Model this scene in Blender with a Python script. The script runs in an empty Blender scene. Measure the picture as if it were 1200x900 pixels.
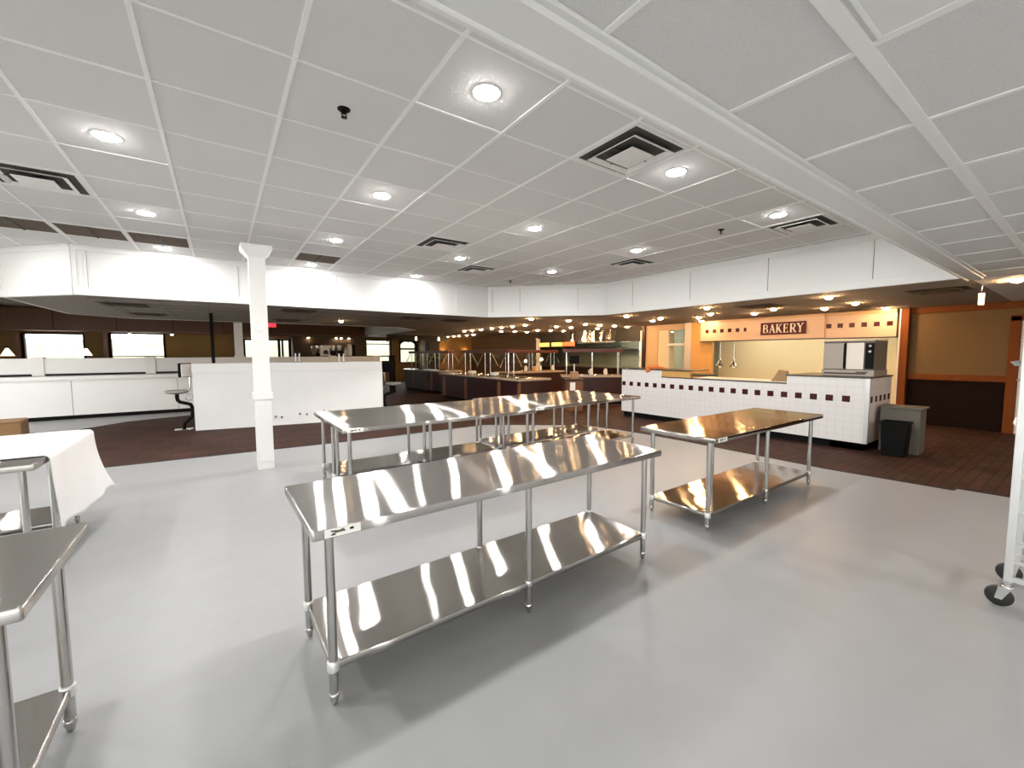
import bpy, math, random
from mathutils import Vector, Matrix
random.seed(7)
PI = math.pi
scene = bpy.context.scene
COL = scene.collection
ZC, ZL, T = 3.367, 2.585, 0.74          # raised ceiling, low ceiling, ceiling module
GX, GY = -1.035, 3.609                  # phase of the raised ceiling's grid

# ------------------------------------------------------------------ materials
def newmat(name):
    m = bpy.data.materials.new(name); m.use_nodes = True
    nt = m.node_tree
    return m, nt, nt.nodes['Principled BSDF']
def N(nt, t, **kw):
    n = nt.nodes.new(t)
    for k, v in kw.items(): setattr(n, k, v)
    return n
def objcoord(nt, scale=(1, 1, 1)):
    tc = N(nt, 'ShaderNodeTexCoord'); mp = N(nt, 'ShaderNodeMapping')
    mp.inputs['Scale'].default_value = scale
    nt.links.new(tc.outputs['Object'], mp.inputs['Vector'])
    return mp.outputs['Vector']
def mat(name, col, rough=.5, metal=0, noise=0, nscale=20, bump=0, bscale=200, spec=.5, stretch=(1, 1, 1), coat=0):
    m, nt, b = newmat(name)
    b.inputs['Base Color'].default_value = (*col, 1)
    b.inputs['Roughness'].default_value = rough
    b.inputs['Metallic'].default_value = metal
    b.inputs['Specular IOR Level'].default_value = spec
    b.inputs['Coat Weight'].default_value = coat
    if noise or bump: v = objcoord(nt, stretch)
    if noise:
        n = N(nt, 'ShaderNodeTexNoise'); n.inputs['Scale'].default_value = nscale; n.inputs['Detail'].default_value = 6
        nt.links.new(v, n.inputs['Vector'])
        mx = N(nt, 'ShaderNodeMix', data_type='RGBA')
        mx.inputs[6].default_value = (*[max(0, c*(1-noise)) for c in col], 1)
        mx.inputs[7].default_value = (*[min(1, c*(1+noise)) for c in col], 1)
        nt.links.new(n.outputs['Fac'], mx.inputs[0]); nt.links.new(mx.outputs[2], b.inputs['Base Color'])
    if bump:
        n = N(nt, 'ShaderNodeTexNoise'); n.inputs['Scale'].default_value = bscale; n.inputs['Detail'].default_value = 3
        nt.links.new(v, n.inputs['Vector'])
        bp = N(nt, 'ShaderNodeBump'); bp.inputs['Strength'].default_value = bump; bp.inputs['Distance'].default_value = .01
        nt.links.new(n.outputs['Fac'], bp.inputs['Height']); nt.links.new(bp.outputs['Normal'], b.inputs['Normal'])
    return m
def emit(name, col, strength):
    m, nt, b = newmat(name)
    b.inputs['Base Color'].default_value = (*col, 1)
    b.inputs['Emission Color'].default_value = (*col, 1)
    b.inputs['Emission Strength'].default_value = strength
    return m
def steel_brushed(name, col, rough, aniso, wave, wscale):
    # sheet steel brushed along its length: highlights smear across the width
    m = bpy.data.materials.new(name); m.use_nodes = True; nt = m.node_tree; nt.nodes.clear()
    o = N(nt, 'ShaderNodeOutputMaterial'); b = N(nt, 'ShaderNodeBsdfAnisotropic'); b.distribution = 'GGX'
    b.inputs['Color'].default_value = (*col, 1)
    b.inputs['Anisotropy'].default_value = aniso; b.inputs['Rotation'].default_value = 0
    tg = N(nt, 'ShaderNodeTangent', direction_type='UV_MAP'); tg.uv_map = 'UVMap'
    nt.links.new(tg.outputs['Tangent'], b.inputs['Tangent'])
    v = objcoord(nt, (.5, 60, 60))
    n = N(nt, 'ShaderNodeTexNoise'); n.inputs['Scale'].default_value = 6; n.inputs['Detail'].default_value = 4
    nt.links.new(v, n.inputs['Vector'])
    r = N(nt, 'ShaderNodeMapRange'); r.inputs[3].default_value = rough*.9; r.inputs[4].default_value = rough*1.1
    nt.links.new(n.outputs['Fac'], r.inputs[0]); nt.links.new(r.outputs[0], b.inputs['Roughness'])
    v2 = objcoord(nt, (1, .55, 1))
    n2 = N(nt, 'ShaderNodeTexNoise'); n2.inputs['Scale'].default_value = wscale; n2.inputs['Detail'].default_value = 1
    nt.links.new(v2, n2.inputs['Vector'])
    bp = N(nt, 'ShaderNodeBump'); bp.inputs['Strength'].default_value = 1; bp.inputs['Distance'].default_value = wave
    nt.links.new(n2.outputs['Fac'], bp.inputs['Height']); nt.links.new(bp.outputs['Normal'], b.inputs['Normal'])
    nt.links.new(b.outputs[0], o.inputs[0])
    return m
def square_tile(name, col, grout, pitch, gw, rough=.15):
    # square glazed tiles laid out on the two axes of the face, from object coordinates
    m, nt, b = newmat(name)
    tc = N(nt, 'ShaderNodeTexCoord'); sp = N(nt, 'ShaderNodeSeparateXYZ')
    nt.links.new(tc.outputs['UV'], sp.inputs[0])
    outs = []
    for ax in ('X', 'Y'):
        d = N(nt, 'ShaderNodeMath', operation='DIVIDE'); d.inputs[1].default_value = pitch
        nt.links.new(sp.outputs[ax], d.inputs[0])
        f = N(nt, 'ShaderNodeMath', operation='FRACT'); nt.links.new(d.outputs[0], f.inputs[0])
        g = N(nt, 'ShaderNodeMath', operation='LESS_THAN'); g.inputs[1].default_value = gw/pitch
        nt.links.new(f.outputs[0], g.inputs[0]); outs.append(g)
    mx = N(nt, 'ShaderNodeMath', operation='MAXIMUM')
    nt.links.new(outs[0].outputs[0], mx.inputs[0]); nt.links.new(outs[1].outputs[0], mx.inputs[1])
    c = N(nt, 'ShaderNodeMix', data_type='RGBA')
    c.inputs[6].default_value = (*col, 1); c.inputs[7].default_value = (*grout, 1)
    nt.links.new(mx.outputs[0], c.inputs[0]); nt.links.new(c.outputs[2], b.inputs['Base Color'])
    b.inputs['Roughness'].default_value = rough
    return m
def paver(name):
    m, nt, b = newmat(name)
    v = objcoord(nt)
    br = N(nt, 'ShaderNodeTexBrick')
    br.inputs['Scale'].default_value = 1; br.inputs['Brick Width'].default_value = .21; br.inputs['Row Height'].default_value = .105
    br.inputs['Mortar Size'].default_value = .006; br.inputs['Bias'].default_value = 0
    br.inputs['Color1'].default_value = (.080, .032, .020, 1); br.inputs['Color2'].default_value = (.048, .020, .013, 1)
    br.inputs['Mortar'].default_value = (.015, .009, .007, 1)
    nt.links.new(v, br.inputs['Vector'])
    n = N(nt, 'ShaderNodeTexNoise'); n.inputs['Scale'].default_value = 2.2; n.inputs['Detail'].default_value = 8
    nt.links.new(v, n.inputs['Vector'])
    mx = N(nt, 'ShaderNodeMix', data_type='RGBA', blend_type='MULTIPLY'); mx.inputs[0].default_value = .8
    cr = N(nt, 'ShaderNodeValToRGB'); cr.color_ramp.elements[0].position = .3; cr.color_ramp.elements[1].position = .7
    cr.color_ramp.elements[0].color = (.45, .45, .45, 1); cr.color_ramp.elements[1].color = (1, 1, 1, 1)
    nt.links.new(n.outputs['Fac'], cr.inputs[0])
    nt.links.new(br.outputs['Color'], mx.inputs[6]); nt.links.new(cr.outputs[0], mx.inputs[7])
    nt.links.new(mx.outputs[2], b.inputs['Base Color']); b.inputs['Roughness'].default_value = .7; b.inputs['Specular IOR Level'].default_value = .2
    bp = N(nt, 'ShaderNodeBump'); bp.inputs['Strength'].default_value = .4; bp.inputs['Distance'].default_value = .004; bp.invert = True
    nt.links.new(br.outputs['Fac'], bp.inputs['Height']); nt.links.new(bp.outputs['Normal'], b.inputs['Normal'])
    return m
def pane_mat(name):
    m = bpy.data.materials.new(name); m.use_nodes = True; nt = m.node_tree; nt.nodes.clear()
    o = N(nt, 'ShaderNodeOutputMaterial'); t = N(nt, 'ShaderNodeBsdfTransparent'); g = N(nt, 'ShaderNodeBsdfGlossy')
    g.inputs['Roughness'].default_value = .02; x = N(nt, 'ShaderNodeMixShader'); x.inputs[0].default_value = .06
    t.inputs['Color'].default_value = (.95, .97, .96, 1)
    nt.links.new(t.outputs[0], x.inputs[1]); nt.links.new(g.outputs[0], x.inputs[2]); nt.links.new(x.outputs[0], o.inputs[0])
    return m

M = dict(
    floor=mat('grey_epoxy', (.295, .30, .307), .42, noise=.06, nscale=5, bump=.06, bscale=260),
    paver=paver('brown_paver'),
    white=mat('white_paint', (.76, .76, .755), .45),
    white2=mat('white_laminate', (.82, .82, .82), .35, noise=.03, nscale=3),
    tile=mat('ceiling_board', (.68, .67, .665), .9, noise=.10, nscale=180, bump=.35, bscale=170),
    tee=mat('ceiling_tee', (.85, .85, .84), .5),
    ltile=mat('low_ceiling_board', (.68, .675, .67), .9, noise=.12, nscale=160, bump=.3, bscale=150),
    btile=mat('low_ceiling_board_shaded', (.30, .265, .235), .9, noise=.12, nscale=160, bump=.3, bscale=150),  # low ceiling board again, its shade put into a darker, browner colour
    black=mat('black_plastic', (.005, .005, .0053), .55, spec=.1),
    dark=mat('near_black', (.02, .018, .016), .8),  # plain near-black for edge strips, slots, soffits and the valance
    steel=steel_brushed('brushed_steel', (.64, .625, .605), .185, .885, .0024, 2.6),
    steel2=steel_brushed('polished_steel_shelf', (.57, .55, .525), .165, .865, .0060, 2.4),
    steel3=steel_brushed('mirror_steel', (.52, .495, .46), .11, .72, .0045, 2.6),
    leg=mat('steel_tube', (.56, .545, .53), .13, 1, noise=.08, nscale=30, stretch=(1, 1, .05)),
    chrome=mat('chrome', (.75, .75, .75), .1, 1),
    alu=mat('aluminium', (.66, .66, .66), .38, .8),
    satin=mat('satin_steel', (.66, .58, .52), .4, .55),
    dullsteel=mat('dull_steel', (.34, .29, .25), .4, .5),
    collar=mat('cast_clamp', (.72, .72, .71), .35, .6),
    wood=mat('orange_oak', (.19, .052, .006), .6, spec=.2, noise=.25, nscale=7, stretch=(1, 1, .12)),
    header=mat('brown_veneer', (.17, .055, .013), .4, noise=.15, nscale=4, stretch=(.3, 1, 1)),
    gold=mat('gold_wallpaper', (.17, .095, .03), .7, noise=.18, nscale=60),
    tan=mat('tan_wallpaper', (.19, .115, .035), .7, noise=.15, nscale=50),
    brown=mat('dark_brown_wainscot', (.012, .005, .0038), .7, spec=.1, noise=.2, nscale=6),
    darkwall=mat('dark_brown_wall', (.05, .030, .016), .7, noise=.15, nscale=20),
    peach=mat('peach_paint', (.62, .42, .24), .5),
    orange=mat('orange_panel', (.62, .34, .10), .4, noise=.05, nscale=6),
    beige=square_tile('beige_wall_tile', (.74, .65, .42), (.68, .58, .37), .11, .004, .4),
    wtile=square_tile('white_counter_tile', (.80, .77, .76), (.68, .63, .61), .1155, .005, .12),
    htile=square_tile('warm_lit_header_tile', (.64, .45, .325), (.56, .38, .27), .1155, .004, .3),  # white tile with the orange lamp light put into its colour
    maroon=mat('maroon_tile', (.05, .003, .008), .25, spec=.25),
    sign=mat('maroon_sign', (.085, .004, .012), .45, spec=.25),
    cream=mat('cream_letter', (.85, .82, .74), .4),
    counter=mat('dark_counter_top', (.04, .035, .032), .25),
    granite=mat('speckled_granite', (.42, .33, .25), .18, noise=.5, nscale=90),
    mahog=mat('mahogany', (.026, .0055, .0055), .4, noise=.3, nscale=8, stretch=(1, 1, .2)),
    mahog2=mat('red_mahogany', (.075, .013, .010), .3, noise=.2, nscale=8, stretch=(1, 1, .2)),
    trimwood=mat('brown_trim', (.19, .075, .03), .35, noise=.2, nscale=10, stretch=(1, 1, .2)),
    kwall=square_tile('kitchen_wall_tile', (.40, .40, .28), (.34, .34, .24), .108, .004, .3),
    grille=mat('dusty_grille', (.16, .12, .095), .8, noise=.35, nscale=9),
    vent=mat('vent_white', (.78, .77, .75), .5, noise=.08, nscale=14),
    ventdark=mat('vent_throat', (.05, .047, .042), .8),
    cloth=mat('white_cloth', (.70, .70, .71), .9, bump=.15, bscale=25),
    orangecloth=mat('orange_cloth', (.72, .22, .05), .9, bump=.2, bscale=40),
    paper=mat('brown_paper', (.36, .22, .11), .8),
    card=mat('white_card', (.85, .84, .80), .6),
    green=mat('label_green', (.10, .16, .07), .5),
    rubber=mat('black_rubber', (.015, .015, .015), .55),
    grey=mat('grey_cabinet', (.13, .115, .09), .6, noise=.1, nscale=30),
    crate=mat('worn_brown_wood', (.26, .14, .055), .6, noise=.35, nscale=6, stretch=(.3, 1, 1)),
    seat=mat('grey_seat', (.36, .34, .31), .35),
    led=emit('led_lens', (1, .985, .95), 370),
    warm=emit('warm_bulb', (1, .60, .28), 300),
    spot=emit('spot_bulb', (1, .78, .5), 60),
    pend=emit('pendant_glass', (1, .80, .50), 3.5),
    heat1=emit('amber_glow', (1, .55, .08), 2.2),
    heat2=emit('red_glow', (1, .10, .03), 1.6),
    exit=emit('exit_red', (1, .03, .06), 1.4),
    pane=pane_mat('window_glass'),
    gravel=mat('pale_gravel', (.62, .60, .54), .95, noise=.35, nscale=1.2),
    bank=mat('dry_grass_bank', (.17, .165, .11), .95, noise=.5, nscale=.8),
)

# ------------------------------------------------------------------ mesh collector
class MB:
    def __init__(s): s.v = []; s.f = []; s.m = []; s.sm = []
    def add(s, vs, fs, mi=0, smooth=False):
        o = len(s.v); s.v += [tuple(v) for v in vs]
        for f in fs: s.f.append([o+i for i in f]); s.m.append(mi); s.sm.append(smooth)
        return s
    def box(s, x0, x1, y0, y1, z0, z1, mi=0):
        return s.add([(x0, y0, z0), (x1, y0, z0), (x1, y1, z0), (x0, y1, z0), (x0, y0, z1), (x1, y0, z1), (x1, y1, z1), (x0, y1, z1)],
                     [(0, 3, 2, 1), (4, 5, 6, 7), (0, 1, 5, 4), (1, 2, 6, 5), (2, 3, 7, 6), (3, 0, 4, 7)], mi)
    def prism(s, poly, z0, z1, mi=0, mside=None):
        n = len(poly)
        a = sum(poly[i][0]*poly[(i+1) % n][1]-poly[(i+1) % n][0]*poly[i][1] for i in range(n))
        if a < 0: poly = poly[::-1]
        s.add([(x, y, z0) for x, y in poly]+[(x, y, z1) for x, y in poly], [list(range(n))[::-1], [n+i for i in range(n)]], mi)
        s.add([(x, y, z0) for x, y in poly]+[(x, y, z1) for x, y in poly],
              [(i, (i+1) % n, n+(i+1) % n, n+i) for i in range(n)], mi if mside is None else mside)
        return s
    def bar(s, p, q, w, h, mi=0, up=(0, 0, 1)):
        p, q = Vector(p), Vector(q); d = (q-p).normalized(); u = Vector(up)
        r = d.cross(u)
        if r.length < 1e-4: r = d.cross(Vector((1, 0, 0)))
        r.normalize(); u = r.cross(d)
        vs = [c+r*a*w/2+u*b*h/2 for c in (p, q) for a, b in ((-1, -1), (1, -1), (1, 1), (-1, 1))]
        return s.add(vs, [(3, 2, 1, 0), (4, 5, 6, 7), (0, 1, 5, 4), (1, 2, 6, 5), (2, 3, 7, 6), (3, 0, 4, 7)], mi)
    def tube(s, pts, r, n=12, mi=0, cap=True):
        pts = [Vector(p) for p in pts]; rs = r if isinstance(r, (list, tuple)) else [r]*len(pts)
        vs = []; ref = None
        for i, p in enumerate(pts):
            d = (pts[min(i+1, len(pts)-1)]-pts[max(i-1, 0)]).normalized()
            if ref is None: ref = d.orthogonal().normalized()
            ref = (ref-d*ref.dot(d)).normalized(); b = d.cross(ref)
            vs += [p+(ref*math.cos(2*PI*k/n)+b*math.sin(2*PI*k/n))*rs[i] for k in range(n)]
        fs = [(i*n+k, i*n+(k+1) % n, (i+1)*n+(k+1) % n, (i+1)*n+k) for i in range(len(pts)-1) for k in range(n)]
        s.add(vs, fs, mi, True)
        if cap:
            m = len(pts)-1
            s.add([vs[k] for k in range(n)], [list(range(n))[::-1]], mi)
            s.add([vs[m*n+k] for k in range(n)], [list(range(n))], mi)
        return s
    def lathe(s, prof, c=(0, 0, 0), n=24, mi=0, axis='Z', smooth=True):
        vs = []
        for r, h in prof:
            for k in range(n):
                a = 2*PI*k/n; x, y = r*math.cos(a), r*math.sin(a)
                p = {'Z': (x, y, h), 'X': (h, x, y), 'Y': (y, h, x)}[axis]
                vs.append((c[0]+p[0], c[1]+p[1], c[2]+p[2]))
        fs = [(i*n+k, i*n+(k+1) % n, (i+1)*n+(k+1) % n, (i+1)*n+k) for i in range(len(prof)-1) for k in range(n)]
        if prof[0][0] > 1e-6: fs.append([k for k in range(n)][::-1])
        if prof[-1][0] > 1e-6: fs.append([(len(prof)-1)*n+k for k in range(n)])
        return s.add(vs, fs, mi, smooth)
    def build(s, name, mats, parent=None, bevel=0, seg=2, loc=None, rot=0):
        me = bpy.data.meshes.new(name); me.from_pydata(s.v, [], s.f)
        for m in (mats if isinstance(mats, (list, tuple)) else [mats]): me.materials.append(M[m] if isinstance(m, str) else m)
        uv = me.uv_layers.new(name='UVMap')
        for p, mi, sm in zip(me.polygons, s.m, s.sm):
            p.material_index = mi; p.use_smooth = sm
            n = p.normal; a = [abs(c) for c in n]
            ix = (0, 1) if a[2] >= max(a[0], a[1]) else ((0, 2) if a[1] >= a[0] else (1, 2))
            for li in p.loop_indices:
                co = me.vertices[me.loops[li].vertex_index].co
                uv.data[li].uv = (co[ix[0]], co[ix[1]])
        me.validate(); me.update()
        o = bpy.data.objects.new(name, me); COL.objects.link(o)
        if parent: o.parent = parent
        if loc: o.location = loc
        o.rotation_euler.z = rot
        if bevel:
            b = o.modifiers.new('bevel', 'BEVEL'); b.width = bevel; b.segments = seg; b.limit_method = 'ANGLE'; b.angle_limit = .6
        return o
def tag(o, label, cat, group=None):
    o['label'] = label; o['category'] = cat
    if group: o['group'] = group
    return o
def struct(o): o['kind'] = 'structure'; return o
def thing(name, label, cat, loc=(0, 0, 0), rz=0, group=None):
    o = bpy.data.objects.new(name, None); COL.objects.link(o)
    o.location = loc; o.rotation_euler.z = rz; o.empty_display_size = .1
    return tag(o, label, cat, group)
def copy_tree(o, parent=None):
    c = o.copy(); COL.objects.link(c)
    if parent: c.parent = parent
    for ch in list(o.children): copy_tree(ch, c)
    return c
def dup(o, loc, rz, label):
    c = copy_tree(o); c.location = loc; c.rotation_euler.z = rz; c['label'] = label
    return c

# ------------------------------------------------------------------ camera
cam = bpy.data.cameras.new('camera'); co = bpy.data.objects.new('camera', cam); COL.objects.link(co)
cam.sensor_width = 36; cam.lens = 36*486.195/1200; cam.clip_start = .02; cam.clip_end = 300
yaw, pitch, roll = 0.61240, -0.073292, -0.003925
F = Vector((math.sin(yaw)*math.cos(pitch), math.cos(yaw)*math.cos(pitch), math.sin(pitch)))
R0 = Vector((math.cos(yaw), -math.sin(yaw), 0)); U0 = R0.cross(F)
R = R0*math.cos(roll)+U0*math.sin(roll); U = -R0*math.sin(roll)+U0*math.cos(roll)
co.matrix_world = Matrix(((R.x, U.x, -F.x, 0), (R.y, U.y, -F.y, 0), (R.z, U.z, -F.z, 1.61), (0, 0, 0, 1)))
scene.camera = co

# ------------------------------------------------------------------ floor
struct(MB().box(-9, 16, -5, 24.2, -.1, 0).build('floor', 'floor'))
PAV = [(-1.6, 8.17), (1.74, 7.95), (4.85, 7.97), (6.1, 7.0), (6.66, 6.4), (6.80, 5.8), (6.86, 5.0), (6.88, 4.3), (6.80, 2.1), (6.92, .92), (7.04, .91), (7.1, .4),
       (7.1, -5), (15.9, -5), (15.9, 24.1), (3.8, 24.1), (3.8, 14.2), (-.2, 14.1), (-.77, 13.9), (-1.9, 13.5), (-2.55, 12.7), (-2.3, 10.8)]
pv = MB().prism(PAV, 0, .005, 0)
for a, b in list(zip(PAV, PAV[1:]))[:11]:
    pv.bar((*a, .004), (*b, .004), .025, .006, 1)
struct(pv.build('floor', ['paver', 'dark']))

# ------------------------------------------------------------------ ceilings
BAY = [(-9, 1.08), (8.05, 1.08), (8.05, 7.35), (5.9, 9.5), (-1.86, 9.5), (-2.95, 10.6), (-9, 10.6)]
c = MB().prism(BAY, ZC, ZC+.08, 0)
def ytop(x):
    if x < -2.95: return 10.6
    if x < -1.86: return 9.5+(-1.86-x)*1.0
    if x < 5.9: return 9.5
    return 9.5-(x-5.9)
def xr(y): return 8.05 if y < 7.35 else 8.05-(y-7.35)
def xl(y): return -9 if y < 9.5 else None
for i in range(-12, 14):
    x = GX+i*T
    if -9 < x < 8.05: c.box(x-.014, x+.014, 1.08, ytop(x), ZC-.007, ZC+.004, 1)
for j in range(-4, 10):
    y = GY+j*T
    if 1.1 < y < 9.5: c.box(-9, xr(y), y-.010, y+.010, ZC-.005, ZC+.004, 1)
    elif 9.5 <= y < 10.6: c.box(-9, -1.86-(y-9.5), y-.010, y+.010, ZC-.005, ZC+.004, 1)
struct(c.build('ceiling', ['tile', 'tee']))
# the low ceiling that surrounds the raised bay
lo = MB()
lo.prism([(-9, -5), (16, -5), (16, 1.08), (-9, 1.08)], ZL, ZL+.06)
lo2 = MB()
lo2.prism([(8.05, 1.08), (16, 1.08), (16, 24.1), (6.6, 24.1), (6.6, 16.3), (5.4, 14.95), (-1.85, 14.9), (-2.84, 14.0), (-2.88, 10.6), (-1.86, 9.5), (5.9, 9.5), (8.05, 7.35)], ZL, ZL+.06)
def gridlo(x0, x1, y0, y1, px, py, wx=.012, wy=.024):
    k = math.ceil((x0-px)/.735)
    while px+k*.735 < x1:
        x = px+k*.735; lo.box(x-wx, x+wx, y0, y1, ZL-.006, ZL+.002, 1); k += 1
    k = math.ceil((y0-py)/.74)
    while py+k*.74 < y1:
        y = py+k*.74; lo.box(x0, x1, y-wy, y+wy, ZL-.007, ZL+.002, 1); k += 1
gridlo(-9, 9.4, -5, .93, 1.74, .50)
struct(lo.build('ceiling', ['ltile', 'tee']))
lo = lo2; gridlo(-1.8, 5.3, 9.65, 14.9, -.87, 9.9, .009, .005)
struct(lo.build('ceiling', ['btile', 'grey']))
# dining area ceiling, higher, brown
struct(MB().prism([(-9, 10.6), (-2.95, 10.6), (-2.84, 14), (-1.85, 14.9), (5.4, 14.95), (6.6, 16.3), (6.6, 24.1), (-9, 24.1)], 3.40, 3.46).build('ceiling', 'darkwall'))
# lip under the free edge of the low ceiling
LIP = [(-2.90, 10.65), (-2.84, 14.0), (-1.85, 14.9), (5.4, 14.95), (6.6, 16.3), (6.6, 24.0)]
lp = MB()
for a, b in zip(LIP, LIP[1:]): lp.bar((*a, ZL+.42), (*b, ZL+.42), .05, .86)
struct(lp.build('trim_1', 'white'))
# the low ceiling's edge board beside the camera bay
eb = MB()
eb.box(-9, 8.12, .95, 1.09, ZL-.035, ZL)
eb.box(-9, 8.12, .925, .955, ZL-.015, ZL)
eb.box(-9, 8.12, 1.08, 1.10, ZL-.05, ZL+.02)
eb.box(-9, 8.05, 1.05, 1.09, ZL, ZC)
struct(eb.build('trim_2', 'white', bevel=.004))
# fascia boards with applied panels
def fascia(name, p, q, joints, corner=(.09, .09)):
    p, q = Vector((*p, 0)), Vector((*q, 0)); d = (q-p); L = d.length; d.normalize()
    m = MB()
    m.box(0, L, -.0, .10, ZL-.005, ZC, 0)
    m.box(0, L, -.018, .0, ZC-.085, ZC, 0); m.box(0, L, -.032, .0, ZC-.03, ZC, 0)
    m.box(0, L, -.018, .0, ZL-.01, ZL+.115, 0)
    m.box(0, corner[0], -.014, 0, ZL, ZC, 0); m.box(L-corner[1], L, -.014, 0, ZL, ZC, 0)
    for t in joints:
        m.box(t-.013, t+.013, -.014, 0, ZL+.10, ZC-.08, 0)
        m.box(t+.013, t+.018, -.004, 0, ZL+.11, ZC-.085, 1)
    o = m.build(name, ['white', 'grey'], loc=p, rot=math.atan2(d.y, d.x), bevel=.003, seg=1)
    return struct(o)
fascia('trim_3', (-9, 10.6), (-2.95, 10.6), [1, 2.2, 3.4, 4.6])
fascia('trim_4', (-2.95, 10.6), (-1.86, 9.5), [.06])
fascia('trim_5', (-1.86, 9.5), (5.9, 9.5), [.16, .93, 2.2, 3.85, 3.95, 5.26], (.05, .95))
fascia('trim_6', (5.9, 9.5), (8.05, 7.35), [.12, .85, 2.35])
fascia('trim_7', (8.05, 7.35), (8.05, 1.09), [.85, 2.32, 3.82, 5.28])

# ------------------------------------------------------------------ LED downlights
def led():
    r = thing('led_downlight', '', 'ceiling light', group='round LED downlights in the raised ceiling')
    MB().lathe([(.105, 0), (.104, -.003), (.088, -.005), (.084, -.002)], n=32).build('trim_ring', 'white', r)
    MB().lathe([(.085, -.003), (.080, -.008), (.055, -.012), (0.0001, -.014)], n=32).build('lens', 'led', r)
    return r
L0 = led(); first = [True]
rows = {0: 'row by the edge board', 1: 'second row from the edge board', 2: 'third row from the edge board', 3: 'row nearest the far fascia'}
cols = {0: 'leftmost', 1: 'second from left', 2: 'third from left', 3: 'rightmost'}
for j, gy in enumerate((-1.5, 1.5, 4.5, 7.38)):
    for i, gx in enumerate((-2.5, .5, 3.5, 6.5, 9.5)):
        if (j == 3 and i == 4): continue
        x, y = GX+gx*T-.06*(gx > 6), GY+gy*T
        cols = {0: 'leftmost', 1: 'second from left', 2: 'third from left', 3: 'rightmost'} if j else {0: 'above the top picture edge', 1: 'leftmost', 2: 'middle one', 3: 'rightmost'}
        if i == 0: lab = 'round LED downlight beyond the left picture edge, %s' % rows[j]
        else: lab = 'round white LED downlight, %s in the %s' % (cols[i-1], rows[j])
        if first[0]: L0.location = (x, y, ZC); L0['label'] = lab; first[0] = False
        else: dup(L0, (x, y, ZC), 0, lab)

# ------------------------------------------------------------------ ceiling diffusers, grilles, sprinklers
def diffuser(dark=False):
    r = thing('ceiling_diffuser', '', 'air vent', group='square air diffusers in the raised ceiling')
    a = .355; vm = 'grille' if dark else 'vent'
    m = MB()
    for s0, s1, z0, z1 in ((a, a-.035, -.008, 0), ):
        m.box(-a, a, -a, -s1, z0, 0); m.box(-a, a, s1, a, z0, 0); m.box(-a, -s1, -s1, s1, z0, 0); m.box(s1, a, -s1, s1, z0, 0)
    m.build('frame', vm, r, bevel=.003)
    MB().box(-a+.03, a-.03, -a+.03, a-.03, -.002, -.001).build('throat', 'ventdark', r)
    def cone(name, ro, ri, zo, zi):
        v = [(sx*q, sy*q, z) for q, z in ((ro, zo), (ri, zi), (ri, zi+.004), (ro, zo+.004)) for sx, sy in ((-1, -1), (1, -1), (1, 1), (-1, 1))]
        f = [(4*k+i, 4*k+(i+1) % 4, 4*((k+1) % 4)+(i+1) % 4, 4*((k+1) % 4)+i) for k in range(4) for i in range(4)]
        MB().add(v, f).build(name, vm, r)
    cone('louver', .262, .215, -.034, -.012)
    m = MB(); m.box(-.145, .145, -.145, .145, -.046, -.041)
    m.build('centre_plate', vm, r)
    m = MB()
    for sx, sy in ((1, 0), (-1, 0), (0, 1), (0, -1)): m.bar((sx*.05, sy*.05, -.040), (sx*.25, sy*.25, -.012), .012, .003)
    m.build('bracket', 'ventdark', r)
    return r
D0 = diffuser()
spots = [(5.5, -1.5, 'large square air diffuser close to the ceiling edge board'), (-.5, 3.5, 'square air diffuser cut by the left picture edge'),
         (10.42, -1.5, 'square air diffuser beside the rightmost downlight near the bakery fascia'), (5.45, 3.5, 'square air diffuser in mid ceiling left of the downlights'),
         (7.4, 5.45, 'small looking air diffuser farthest back near the fascia corner'), (10.42, 2.45, 'square air diffuser below the second row downlight near the right fascia')]
for k, (gx, gy, lab) in enumerate(spots):
    p = (GX+gx*T, GY+gy*T, ZC)
    if k == 0: D0.location = p; D0['label'] = lab
    else: dup(D0, p, 0, lab)
def grille():
    r = thing('return_air_grille', '', 'air vent', group='dusty return grilles near the far fascia')
    m = MB()
    for s in (-1, 1): m.box(-.35, .35, s*.34-.012, s*.34+.012, -.008, 0); m.box(s*.35-.012, s*.35+.012, -.34, .34, -.008, 0)
    m.build('frame', 'vent', r)
    MB().box(-.012, .012, -.33, .33, -.016, 0).build('divider', 'ventdark', r)
    m = MB().box(-.338, .338, -.328, .328, -.003, -.001)
    for k in range(20): m.box(-.338, .338, -.32+k*.0337, -.308+k*.0337, -.007, -.003)
    m.build('grille_face', 'grille', r)
    return r
G0 = grille()
for k, (gx, gy, lab) in enumerate([(3.5, 6.45, 'brown dusty return grille right of the white column'), (.5, 6.5, 'brown dusty return grille nearest the column on its left'),
        (-.5, 6.5, 'brown dusty return grille, middle of the three left of the column'), (-1.5, 6.5, 'brown dusty return grille at the left picture edge')]):
    p = (GX+gx*T, GY+gy*T, ZC)
    if k == 0: G0.location = p; G0['label'] = lab
    else: dup(G0, p, 0, lab)
def sprinkler():
    r = thing('sprinkler_head', '', 'sprinkler', group='sprinkler heads in the raised ceiling')
    MB().lathe([(.045, 0), (.043, -.008), (.022, -.012), (.018, -.006)], n=20).build('escutcheon', 'black', r)
    m = MB(); m.tube([(0, 0, 0), (0, 0, -.035)], .012)
    m.tube([(.012, 0, -.02), (.018, 0, -.04), (.004, 0, -.058)], .004, 6); m.tube([(-.012, 0, -.02), (-.018, 0, -.04), (-.004, 0, -.058)], .004, 6)
    m.lathe([(.022, -.058), (.022, -.061)], n=16)
    m.build('deflector', 'black', r)
    return r
S0 = sprinkler()
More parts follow.
